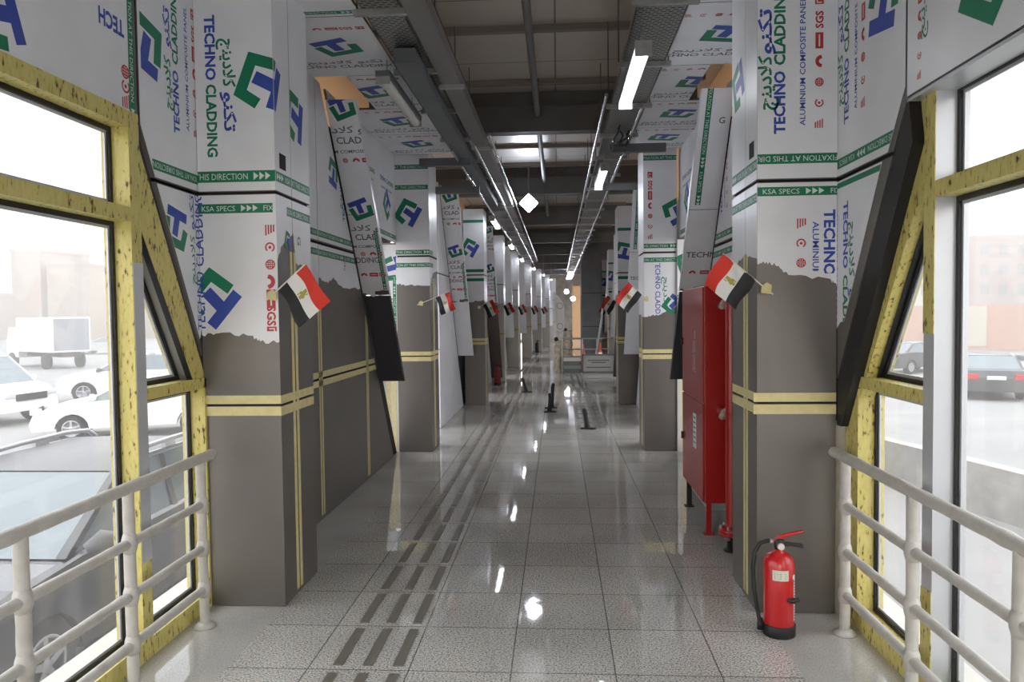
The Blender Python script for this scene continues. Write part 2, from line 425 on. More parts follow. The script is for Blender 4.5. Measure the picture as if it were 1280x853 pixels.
# ------------------------------------------------------------------ setting: floor, roof, ground
END = 52.0
mb = MB()
mb.box(-1.64, 1.14, -4, END, -.12, 0, GRAN)
mb.box(-2.30, -1.64, -4, END, -.12, 0, BORDER); mb.box(1.14, 1.80, -4, END, -.12, 0, BORDER); mb.box(1.80, 3.3, 14, END, -.12, 0, BORDER)
floor = mb.build('floor'); tag(floor, 'speckled grey granite tile floor of the long corridor', kind='structure')
def tactile(x0, y0, y1, label):
    mb = MB(); y = y0
    while y < y1:
        for i in range(3):
            x = x0 + .15*i; mb.box(x-.025, x+.025, y+.04, y+.46, 0, .005, TACT)
        y += .5
    o = mb.build('tactile_strip', floor); tag(o, label, kind='stuff'); return o
tactile(-1.10, 3.47-1.0, 40, 'three rows of dark raised guide bars along the floor near the left columns')
tactile(.36, 10.97, 30, 'three rows of dark raised guide bars further along on the right of the floor')

mb = MB(); mb.box(-3.0, 2.6, -4.0, 14, 4.42, 4.48, ROOF); mb.box(-3.0, 3.8, 14, END, 4.42, 4.48, ROOF)
ceiling = mb.build('ceiling'); tag(ceiling, 'dark corrugated metal roof sheet over the corridor', kind='structure')
mb = MB(); mb.box(-2.3, -1.5, -4.1, -4.0, 0, 4.42, CONC); mb.box(1.1, 1.8, -4.1, -4.0, 0, 4.42, CONC); mb.box(-1.5, 1.1, -4.1, -4.0, 2.7, 4.42, CONC); tag(mb.build('wall_back'), 'plain wall closing the corridor behind the viewer', kind='structure')  # unseen wall added to contain light; opening cut to brighten the front faces
mb = MB(); mb.box(-2.3, 1.02, END, END+.1, 0, 4.42, CONC); mb.box(1.62, 3.4, END, END+.1, 0, 4.42, CONC)
mb.box(1.02, 1.62, END, END+.1, 3.6, 4.42, CONC)
tag(mb.build('wall_end'), 'grey wall at the far end of the corridor with a tall opening', kind='structure')
mb = MB(); mb.box(1.02, 1.62, END+.05, END+.06, 0, 3.6, SHEET); tag(mb.build('window_3'), 'tall warm glowing opening at the far end of the corridor', kind='structure')
GZ = -1.3
mb = MB(); mb.add([(-140, -30, GZ), (140, -30, GZ), (140, 200, GZ), (-140, 200, GZ)], [(0, 1, 2, 3)], ASPH)
tag(mb.build('road'), 'wide pale dusty road outside the windows', kind='structure')
mb = MB(); mb.box(-2.52, -2.24, -4, END, -.5, -.03, CONCL); tag(mb.build('trim_1'), 'white concrete ledge outside the left window', kind='structure')
mb = MB(); mb.box(1.74, 2.0, -4, END, -.5, -.03, CONCL); tag(mb.build('trim_2'), 'white concrete ledge outside the right window', kind='structure')
mb = MB(); mb.box(-2.3, 1.8, -4, END, GZ, -.125, CONC); mb.box(1.8, 3.3, 14, END, GZ, -.125, CONC); tag(mb.build('foundation'), 'concrete plinth carrying the corridor floor', kind='structure')

# roof beams and purlins
PITCHB = 4.77
YC = [4.22 + 4.86*i - (.01*i*i if False else 0) for i in range(10)]
YC = [4.22, 9.08, 13.75, 18.5, 23.3, 28.1, 32.9, 37.7, 42.5, 47.3]
for i, y in enumerate(YC[:9]):
    mb = MB(); zb = 3.92
    xr = 1.7 if y < 15 else 3.3
    mb.box(-2.3, xr, y-.09, y+.09, zb, zb+.02, BEAM); mb.box(-2.3, xr, y-.09, y+.09, 4.22, 4.24, BEAM); mb.box(-2.3, xr, y-.012, y+.012, zb, 4.42, BEAM)
    mb.box(-2.3, xr, y-.08, y-.07, zb+.02, 4.22, BEAM)
    tag(mb.build('roof_beam'), f'dark steel roof beam across the corridor, {ORD[i]} from the camera', 'beam', 'roof beams', 'thing')
for k, y in enumerate([2.2, 3.8, 5.4, 7.0, 8.6, 10.2, 11.9, 13.3] + [15.1+1.6*q for q in range(15)]):
    mb = MB(); mb.box(-2.2, 1.7, y-.025, y+.025, 4.37, 4.42, PURL); mb.box(-2.2, 1.7, y-.035, y+.035, 4.36, 4.37, PURL)
    tag(mb.build('roof_purlin'), f'thin steel purlin under the roof sheet, {ORD[k]} from the camera', 'purlin', 'roof purlins', 'thing')
for a, b, lab in ((-1, 8.95, 'dark pipe along the roof centre before the first visible beam'), (9.4, 13.5, 'dark pipe along the roof centre past the first visible beam'), (14.0, 18.2, 'dark pipe along the roof centre past the square floodlight')):
    mb = MB(); mb.tube([(-.22, a, 4.12), (-.22, b, 4.12)], .035, BEAM); mb.box(-.25, -.19, a+.3, a+.34, 4.14, 4.42, BEAM); mb.box(-.25, -.19, b-.4, b-.36, 4.14, 4.42, BEAM)
    tag(mb.build('roof_pipe'), lab, 'pipe')

# ------------------------------------------------------------------ side windows
def inset(poly, d):
    n = len(poly); out = []
    A = sum(poly[i][0]*poly[(i+1) % n][1]-poly[(i+1) % n][0]*poly[i][1] for i in range(n)); sg = 1 if A > 0 else -1
    for i in range(n):
        p0, p1, p2 = Vector(poly[i-1]), Vector(poly[i]), Vector(poly[(i+1) % n])
        a = (p1-p0).normalized(); b = (p2-p1).normalized(); na = Vector((-a.y, a.x))*sg; nb = Vector((-b.y, b.x))*sg
        bis = (na+nb).normalized(); out.append(tuple(p1 + bis*(d/max(.2, bis.dot(na)))))
    return out
def window(idx, side, xg, xi, dy, lab):
    """xg = glass plane, xi = inner face of the frame, dy = shift of the near post"""
    root = thing(f'window_{idx}', lab, None, (0, 0, 0), kind='structure')
    sgn = 1 if xi > xg else -1
    def pr(poly, x0, x1, M, name, **k):
        b = MB(); b.prism([(x0, y, z) for y, z in poly], (x1-x0, 0, 0), M); return b.build(name, root, **k)
    v0, v1 = (3.50, 3.59) if side == 'L' else (3.24, 3.33)
    jy = 4.20 if side == 'L' else 4.03
    frame = [('mullion', rect(v0, v1, .10, 2.66), YEL if side == 'L' else ALU), ('mullion', rect(.86, .95, .10, 2.66), YEL),
             ('mullion', rect(-1.6, -1.51, .10, 2.66), YEL), ('mullion', rect(-3.9, -3.81, .10, 2.66), YEL),
             ('head_rail', rect(-3.9, v1, 2.66, 2.74), YEL), ('transom', rect(.95, v0, 2.20, 2.27), YEL), ('transom', rect(-1.51, .86, 2.20, 2.27), YEL),
             ('sill_rail', rect(-3.9, 4.22, .0, .10), YEL), ('low_transom', rect(v1, jy+.02, 1.31, 1.37), YEL),
             ('jamb', rect(jy, 4.42 if side == 'L' else 4.2, .10, 1.37), YEL)]
    if side == 'L':
        dgf = [(3.59, 2.62), (3.59, 2.20), (4.09, 1.37), (4.24, 1.37)]
        tri = [(v1, 1.37), (4.09, 1.37), (v1, 2.20)]
    else:
        dgf = [(3.33, 2.66), (3.33, 2.34), (3.96, 1.37), (4.12, 1.10), (4.22, 1.10), (4.22, 1.24), (3.40, 2.66)]
        tri = [(v1, 1.37), (3.95, 1.37), (v1, 2.33)]
    for nm, poly, M in frame: pr(poly, xg-sgn*.03, xi, M, nm)
    if side == 'R':
        b = MB(); b.box(xi-.004, xi, v0-.0, v1, 1.62, 2.66, YEL); b.build('yellow_tape', root)
        b = MB(); b.box(xi-.004, xi, v0, v1, .10, .5, YEL); b.build('yellow_tape', root)
    if side == 'L':
        b = MB(); b.box(xi, xi+.003, v0+.004, v1, .5, 2.0, ALU); b.build('bare_metal_face', root)
    pr(dgf, xg-sgn*.03, xi-sgn*.012, YEL, 'diagonal_frame')
    (ya, za), (yb, zb) = (tri[2], tri[1]); L_ = math.hypot(yb-ya, zb-za); oy, oz = -(za-zb)/L_*.006, -(yb-ya)/L_*.006
    q = [(ya, za), (yb, zb), (yb+oy, zb+oz), (ya+oy, za+oz)]
    if side == 'L': pr(q, xi-sgn*.045, xi-sgn*.013, RUBBER, 'gasket'); pr(q, xg+sgn*.026, xi-sgn*.045, mat('dull_aluminium', (.22, .215, .20), .5, .2), 'bare_metal_reveal')
    else: pr(q, xg+sgn*.026, xi-sgn*.060, RUBBER, 'gasket')
    panes = [rect(.95, v0, 2.27, 2.66), rect(.95, v0, .10, 2.20), tri, rect(v1, jy, .10, 1.31), rect(-1.51, .86, 2.27, 2.66), rect(-1.51, .86, .10, 2.20), rect(-3.81, -1.6, .10, 2.66)]
    for p in panes:
        g = MB(); g.prism([(xg-sgn*.004, y, z) for y, z in p], (sgn*.008, 0, 0), GLASS); g.build('glass_pane', root)
        q = inset(p, .022); g = MB(); n = len(p)
        for M_, wa, wb, x in ((RUBBER, 0, .022, xg+sgn*.012),):
            for i in range(n):
                j = (i+1) % n
                g.prism([(x, *p[i]), (x, *p[j]), (x, *q[j]), (x, *q[i])], (sgn*.012, 0, 0), RUBBER)
        g.build('gasket', root)
        q2 = inset(p, .036); g = MB()
        for i in range(n):
            j = (i+1) % n
            g.prism([(xg+sgn*.004, *q[i]), (xg+sgn*.004, *q[j]), (xg+sgn*.004, *q2[j]), (xg+sgn*.004, *q2[i])], (sgn*.008, 0, 0), ALU)
        g.build('glazing_bead', root)
    return root
XLG, XLI, XRG, XRI = -2.19, -2.08, 1.71, 1.60
window(1, 'L', XLG, XLI, 0, 'left window wall in yellow taped frames looking onto the black car')
window(2, 'R', XRG, XRI, 0, 'right window wall in yellow and bare metal frames looking onto the road')

# ------------------------------------------------------------------ header and spandrel panels above the windows
LW = Face((-2.10, 0, 0), (0, 1, 0), (0, 0, 1))      # left wall plane, u = Y
RW = Face((1.56, 0, 0), (0, -1, 0), (0, 0, 1))      # right wall plane, u = -Y
root = thing('header_panel', 'white filmed cladding panel above the left window, green edge band', 'wall panel', (-2.1, 2, 2.7))
b = MB(); b.box(-2.12, -2.10, -4, 3.62, 2.68, 4.42, GREYM); b.box(-2.19, -2.10, -4, 3.62, 2.675, 2.69, ALU); b.build('panel_sheet', root)
b = MB(); film(b, LW, rect(-4, 3.60, 2.70, 4.42))
band(b, LW, .5, 2.725, 3.58, 2.725, .045, phase=.3)
band(b, LW, 3.575, 4.3, 3.575, 2.62+.1, .05, phase=.2)
cl = rect(-4, 3.55, 2.72, 4.42)
txt(b, LW, 'TECH', 3.42, 3.13, .075, R(180), PBLUE, cl, length=.20, bold=.034); txt(b, LW, 'ALUMINIUM', 3.30, 3.33, .035, R(180), PBLUE, cl, length=.3)
icons(b, LW, 3.52, 3.0, R(90), .07, .42, cl, items=3); logo(b, LW, 2.70, 2.88, .28, R(60), cl); txt(b, LW, AR1, 2.98, 3.24, .06, R(180), PBLUE, cl, length=.22); icons(b, LW, 3.42, 3.42, R(180), .06, .5, cl)
b.build('protective_film', root)
root = thing('header_panel', 'white filmed cladding panel above the right window, faded blue and green emblem', 'wall panel', (1.56, 2, 2.7))
b = MB(); b.box(1.56, 1.58, -4, 3.415, 2.66, 4.42, GREYM); b.box(1.56, 1.70, -4, 3.415, 2.645, 2.665, ALU); b.build('panel_sheet', root)
b = MB(); film(b, RW, rect(-3.41, 4, 2.67, 4.42)); cl = rect(-3.40, 4, 2.68, 4.42)
logo(b, RW, -2.80, 2.92, .34, R(100), cl); pattern(b, RW, -2.5, 3.05, R(180), 1, cl, 'ai')
txt(b, RW, AR2, -3.28, 3.02, .05, R(90), PGREEN, cl, length=.3); icons(b, RW, -3.30, 2.98, R(90), .035, .5, cl)
b.build('protective_film', root)

b = MB(); b.prism([(-2.135, y, z) for y, z in ((3.66, 2.66), (4.30, 1.42), (4.30, 4.42), (3.66, 4.42))], (-.006, 0, 0), GAP)
b.box(-2.20, -2.06, 4.236, 4.30, 0, 4.42, GAP); tag(b.build('trim_7'), 'dark backing behind the left spandrel joint', kind='structure')  # added dark sheet and strip stop daylight leaking through the joint
b = MB(); b.prism([(1.585, y, z) for y, z in ((3.50, 2.55), (4.30, 1.32), (4.30, 4.42), (3.50, 4.42))], (.006, 0, 0), GAP)
b.box(1.535, 1.75, 4.236, 4.30, 1.1, 4.42, GAP); b.box(1.535, 1.75, 4.236, 4.30, 0, 1.1, PAINTW); tag(b.build('trim_8'), 'dark backing behind the right spandrel joint', kind='structure')  # dark parts added to block light slits; the low part is white wrap
for sd in ('left', 'right'):
    b = MB(); ops = [(8.0, 9.0)] + [(YC[1]+.66, YC[1]+1.95), (YC[2]+.35, END-3)]
    def seg(ya, yb, z0, z1):
        for p, q in ((ya, min(yb, 14)), (max(ya, 14), yb)):
            if q > p:
                X = -2.26 if sd == 'left' else (1.75 if p < 13.9 else 3.3)
                b.box(X, X+.05, p, q, z0, z1, CONC)
    seg(4.45, END, 2.75, 3.34); seg(4.45, END, 0, .1); y = 4.45
    for o0, o1 in ops: seg(y, o0, .1, 2.75); y = o1
    seg(y, END, .1, 2.75)
    if sd == 'right': b.box(1.75, 3.35, 13.98, 14.03, 0, 3.34, CONC)
    tag(b.build('wall_'+sd), f'outer concrete wall along the {sd} of the corridor with narrow openings', kind='structure')  # outer wall added to limit daylight; openings sized for the interior light
root = thing('spandrel_panel', 'sloping-edged white filmed panel between left window and first left column', 'wall panel', (-2.1, 4, 1.6))
def spand(root, X, poly, sgn):
    b = MB(); b.prism([(X-sgn*.001, y, z) for y, z in poly], (-sgn*.02, 0, 0), GREYM); b.build('panel_sheet', root)
spand(root, -2.10, [(3.635, 2.67), (3.74, 2.47), (4.225, 1.50), (4.225, 2.44), (3.74, 2.44)] and [(3.76, 2.44), (4.225, 1.50), (4.225, 2.44)], 1)
spand(root, -2.10, [(3.635, 2.70), (3.755, 2.46), (4.225, 2.46), (4.225, 4.42), (3.635, 4.42)], 1)
b = MB()
film(b, LW, [(3.64, 2.71), (3.765, 2.465), (4.225, 2.465), (4.225, 4.42), (3.64, 4.42)])
film(b, LW, [(3.78, 2.435), (4.20, 1.60), (4.225, 1.66), (4.225, 2.435)])
cl = [(3.765, 2.465), (4.225, 2.465), (4.225, 4.42), (3.66, 4.42), (3.66, 2.7)]
band(b, LW, 3.74, 2.53, 4.225, 2.53, .055, flip=True, phase=.1, clip=cl)
pattern(b, LW, 4.00, 3.14, R(90), 1., cl, 'tami'); logo(b, LW, 3.70, 3.13, .34, R(-60), cl)
cl = [(3.78, 2.435), (4.225, 1.55), (4.225, 2.435)]
logo(b, LW, 3.965, 2.22, .26, R(120), cl); txt(b, LW, AR1, 4.14, 2.33, .05, R(90), PBLUE, cl, length=.2); txt(b, LW, AR2, 4.14, 2.06, .05, R(90), PGREEN, cl, length=.28)
txt(b, LW, 'TECHNO CLADDING', 4.205, 2.05, .05, R(90), PBLUE, cl, length=.8)
b.build('protective_film', root)
b = MB(); b.prism([(-2.10, 3.60, 2.68), (-2.10, 4.22, 1.46), (-2.10, 4.22, 1.38), (-2.10, 3.60, 2.60)], (-.075, 0, 0), RUBBER); b.build('black_flashing', root)

root = thing('spandrel_panel', 'sloping-edged white filmed panel between right window and first right column', 'wall panel', (1.56, 4, 1.6))
spand(root, 1.56, [(3.42, 2.66), (3.56, 2.45), (4.225, 1.34), (4.225, 2.44), (3.58, 2.44)] and [(3.555, 2.44), (4.225, 1.34), (4.225, 2.44)], -1)
spand(root, 1.56, [(3.42, 2.66), (3.545, 2.46), (4.225, 2.46), (4.225, 4.42), (3.42, 4.42)], -1)
b = MB()
film(b, RW, [(-3.43, 4.42), (-4.225, 4.42), (-4.225, 2.465), (-3.60, 2.465), (-3.43, 2.72)][::-1])
film(b, RW, [(-3.66, 2.435), (-4.225, 2.435), (-4.225, 1.62), (-4.17, 1.66), (-4.12, 1.66)][::-1])
cl = [(-4.225, 2.465), (-3.60, 2.465), (-3.43, 2.72), (-3.43, 4.42), (-4.225, 4.42)]
band(b, RW, -4.225, 2.53, -3.44, 2.53, .055, flip=True, phase=.2, clip=cl)
pattern(b, RW, -4.10, 3.12, R(90), 1., cl, 'tami'); logo(b, RW, -3.66, 3.20, .36, R(-60), cl)
cl = [(-4.225, 1.64), (-4.13, 1.64), (-3.66, 2.435), (-4.225, 2.435)]
band(b, RW, -4.225, 2.41, -3.6, 2.41, .03, clip=cl, small=False)
pattern(b, RW, -4.10, 1.90, R(-90), 1.05, cl, 'tam')
b.build('protective_film', root)
b = MB(); b.prism([(1.56, 3.40, 2.66), (1.56, 4.22, 1.32), (1.56, 4.22, 1.08), (1.56, 4.16, 1.08), (1.56, 3.36, 2.46)], (.10, 0, 0), RUBBER); b.build('black_flashing', root)

# ------------------------------------------------------------------ clad columns
def column(x0, x1, y, label, side, tear_f, tear_s, prints=None, ztop=3.75, full=None, lower=GREYM, detail=True, seed=1):
    root = thing('clad_column', label, 'column', ((x0+x1)/2, y, 0), kind='thing')
    xin = x1 if side == 'L' else x0; sg = 1 if side == 'L' else -1
    d = .58; s = .25
    b = MB(); b.box(x0+.012, x1-.012, y+.012, y+d-.012, 0, ztop, GAP); b.build('core', root)
    for nm, z0, z1 in (('lower_panel', .004, 1.199), ('middle_panel', 1.211, 2.442), ('upper_panel', 2.458, ztop)):
        b = MB(); b.box(x0, x1, y, y+s-.004, z0, z1, lower); b.build(nm, root)
        b = MB(); b.box(x0, x1, y+s+.004, y+d, z0, z1, lower); b.build(nm, root)
    Ff = Face((x0, y, 0), (1, 0, 0), (0, 0, 1)); W = x1-x0
    Fs = Face((xin, y if side == 'L' else y+d, 0), (0, sg, 0), (0, 0, 1))
    us = (0, s-.004, s+.004, d) if side == 'L' else (0, d-s-.004, d-s+.004, d)
    # film
    b = MB()
    film(b, Ff, [(0, 2.438)] + torn(tear_f, seed=seed, n=7) + [(W, 2.438)])
    film(b, Ff, rect(0, W, 2.462, ztop))
    ts = torn(tear_s, seed=seed+5, n=7)
    def sub(a, c):
        q = [(u, v) for u, v in ts if a < u < c]
        def at(u):
            for (p, v), (p2, v2) in zip(ts[:-1], ts[1:]):
                if p <= u <= p2: return v + (v2-v)*(u-p)/max(1e-6, p2-p)
            return ts[-1][1]
        return [(a, 2.438), (a, at(a))] + q + [(c, at(c)), (c, 2.438)]
    film(b, Fs, sub(us[0], us[1])); film(b, Fs, sub(us[2], us[3]))
    film(b, Fs, rect(us[0], us[1], 2.462, ztop)); film(b, Fs, rect(us[2], us[3], 2.462, ztop))
    if prints: prints(b, Ff, Fs, W, d)
    b.build('protective_film', root)
    # masking tape
    for z0, z1 in ((1.212, 1.262), (1.142, 1.196)):
        b = MB(); e = .012
        b.box(x0-(.02 if side == 'R' else 0), x1+(.02 if side == 'L' and False else 0), y-.0018, y-.0003, z0, z1, TAPE)
        xa = xin+sg*.0003; b.box(xa, xin+sg*.0018, y-.0018, y+d, z0-.002, z1-.002, TAPE); b.build('masking_tape', root)
    yv = y+s; zt = max(min(v for u, v in tear_s), 1.4)+.10
    for ya, yb in ((yv-.052, yv-.012), (yv+.010, yv+.048)):
        b = MB(); b.box(xin+sg*.0004, xin+sg*.0022, ya, yb, .03, zt, TAPE); b.build('masking_tape', root)
    if detail:
        b = MB(); yy = y+.06; b.box(xin-sg*.004, xin+sg*.004, yy, yy+.10, 2.60, 2.69, GAP); b.build('socket_cutout', root)
    return root

def prints_L1(b, Ff, Fs, W, d):
    cl = rect(0, W, 2.462, 3.75)
    txt(b, Ff, 'TECHNO', .095, 3.29, .058, R(-90), PBLUE, cl, length=.375, bold=.034); txt(b, Ff, 'CLADDING', .095, 2.87, .058, R(-90), PGREEN, cl, length=.42, bold=.034)
    txt(b, Ff, AR1, .205, 2.92, .07, R(-90), PBLUE, cl, length=.23, bold=.026); txt(b, Ff, AR2, .205, 3.20, .07, R(-90), PGREEN, cl, length=.28, bold=.026)
    logo(b, Ff, .40, 3.08, .33, R(20), cl); cs = rect(0, .246, 2.462, 3.75); logo(b, Fs, .40-W, 3.08, .33, R(20), cs)
    logo(b, Fs, .33, 2.96, .33, R(30), rect(.254, d, 2.462, 3.75)); pattern(b, Fs, .12, 3.3, R(-90), 1, rect(.254, d, 2.5, 3.75), 'i')
    band(b, Ff, 0, 2.545, W, 2.545, .065, phase=.28); band(b, Fs, 0, 2.545, .246, 2.545, .06, phase=.6); band(b, Fs, .254, 2.545, d, 2.545, .06, phase=.2)
    band(b, Ff, 0, 3.60, W, 3.60, .06, phase=.1)
    band(b, Ff, .0, 2.36, W-.02, 2.36, .055, phase=.73)
    band(b, Fs, .16, 2.36, .246, 2.36, .055, phase=.1); band(b, Fs, .254, 2.36, d, 2.36, .055, phase=.3)
    cl = rect(0, W, 1.64, 2.43)
    logo(b, Ff, .065, 1.83, .32, 0, cl); icons(b, Ff, W-.042, 1.93, R(-90), .062, .60, cl)
    txt(b, Ff, 'TECHNO CLADDING', -.005, 2.05, .055, R(90), PBLUE, cl, length=.82)
    logo(b, Fs, .17, 2.18, .12, R(20), rect(0, .246, 2.12, 2.4)); txt(b, Fs, 'G', .36, 2.2, .06, R(-90), PGREEN, rect(.254, d, 2.1, 2.43))
L1 = column(-2.094, -1.63, YC[0], 'first left clad column with torn white film, beside the railing and flag', 'L',
            [(0, 1.62), (.12, 1.635), (.30, 1.615), (.35, 1.58), (.464, 1.575)], [(0, 2.06), (.06, 2.14), (.2, 2.20), (.26, 2.24), (.30, 2.06), (.58, 2.02)], prints_L1)
def prints_R1(b, Ff, Fs, W, d):
    cl = rect(0, W, 2.462, 3.75)
    pattern(b, Ff, .12, 3.10, R(90), 1.0, cl, 'tmi')
    txt(b, Ff, AR1, .04, 3.27, .07, R(90), PBLUE, cl, length=.25, bold=.026); txt(b, Ff, AR2, .04, 2.99, .07, R(90), PGREEN, cl, length=.3, bold=.026)
    band(b, Ff, 0, 2.60-.03, W, 2.60-.03, .055, flip=True, phase=.0); band(b, Ff, 0, 2.41-.02, W, 2.41-.02, .05, phase=.72)
    cl = rect(0, W, 2.02, 2.38)
    txt(b, Ff, 'TECHNO', .395, 2.10, .058, R(-90), PBLUE, rect(0, W, 1.93, 2.38), length=.37, bold=.034); txt(b, Ff, 'ALUMINIUM', .32, 2.07, .034, R(-90), PBLUE, rect(0, W, 1.945, 2.38), length=.30)
    icons(b, Ff, .24, 1.88, R(-90), .055, .66, rect(0, W, 1.95, 2.38))
    band(b, Fs, 0, 2.545, .326, 2.545, .06, phase=.6); band(b, Fs, .334, 2.545, d, 2.545, .06, phase=.2)
    band(b, Fs, 0, 2.36, .326, 2.36, .055, phase=.1); band(b, Fs, .334, 2.36, d, 2.36, .055, phase=.3)
    logo(b, Fs, .16, 3.1, .3, R(60), rect(0, .326, 2.462, 3.75))
R1 = column(1.12, 1.555, YC[0], 'first right clad column with torn white film, behind the red extinguisher', 'R',
            [(0, 1.99), (.05, 2.0), (.11, 1.975), (.17, 1.925), (.40, 1.90), (.435, 1.86)], [(0, 2.0), (.3, 2.06), (.58, 2.02)], prints_R1, seed=3)
def prints_L2(b, Ff, Fs, W, d):
    cl = rect(0, W, 2.46, 3.75)
    logo(b, Ff, .16, 2.98, .33, R(10), cl)
    for z in (3.30, 3.55): band(b, Ff, 0, z, W, z, .055, phase=.2)
    for z in (2.50, 2.34): band(b, Ff, 0, z, W, z, .055, phase=z)
    band(b, Fs, 0, 2.50, .246, 2.50, .05); band(b, Fs, 0, 2.34, .246, 2.34, .05)
column(-2.0, -1.58, YC[1], 'second left clad column, grey below and white film with emblem above', 'L', [(0, 2.11), (.15, 2.09), (.42, 2.08)], [(0, 2.08), (.2, 2.25), (.58, 2.3)], prints_L2, detail=False, seed=8)
def prints_R2(b, Ff, Fs, W, d):
    icons(b, Ff, .08, 3.02, R(90), .06, .75, rect(0, W, 2.47, 3.7)); logo(b, Ff, .40, 2.95, .34, R(-20), rect(0, W, 2.47, 3.7))
    for z in (2.53, 2.36): band(b, Ff, 0, z, W, z, .055, phase=z)
    cl = rect(0, W, 1.70, 2.32)
    txt(b, Ff, 'TECHNO CLADDING', .17, 1.95, .06, R(-90), PBLUE, cl, length=.8); txt(b, Ff, AR2, .27, 1.95, .06, R(-90), PGREEN, cl, length=.4); logo(b, Ff, .36, 1.80, .26, R(90), cl)
    band(b, Ff, 0, 3.6, W, 3.6, .06)
R2 = column(1.06, 1.46, YC[1]+.06, 'second right clad column with blue lettering above grey panels, past the red cabinet', 'R', [(0, 1.66), (.1, 1.68), (.2, 1.69), (.40, 1.80)], [(0, 1.7), (.58, 1.66)], prints_R2, detail=False, seed=9)
def prints_far(b, Ff, Fs, W, d):
    logo(b, Ff, .12, 2.95, .34, R(10), rect(0, W, 2.47, 3.7))
    for z in (3.45, 2.53, 2.36): band(b, Ff, 0, z, W, z, .055, phase=z, small=False)
def prints_far2(b, Ff, Fs, W, d):
    logo(b, Ff, .12, 2.85, .36, R(-60), rect(0, W, 2.47, 3.7))
    for z in (3.25, 2.36): band(b, Ff, 0, z, W, z, .055, phase=z, small=False)
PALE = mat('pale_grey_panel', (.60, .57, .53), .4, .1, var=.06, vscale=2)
LX = [-1.63, -1.58, -1.37, -1.35, -1.24, -1.0, -.72, -.41, -.10]
RX = [1.12, 1.06, 1.12, 1.45, 1.60, 1.68, 1.90, 2.15, 2.4]
for i in range(2, 9):
    W = .38; plain = lambda b, Ff, Fs, W, d: None
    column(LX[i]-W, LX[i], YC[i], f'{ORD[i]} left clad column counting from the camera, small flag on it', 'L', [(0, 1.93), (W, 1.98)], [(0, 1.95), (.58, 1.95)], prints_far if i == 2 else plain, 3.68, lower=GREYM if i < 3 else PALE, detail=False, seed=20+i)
    column(RX[i], RX[i]+W, YC[i], f'{ORD[i]} right clad column counting from the camera', 'R', [(0, 2.12), (W, 2.05)], [(0, 2.05), (.58, 2.05)], prints_far2, 3.68, lower=GREYM if i < 3 else PALE, detail=False, seed=40+i)

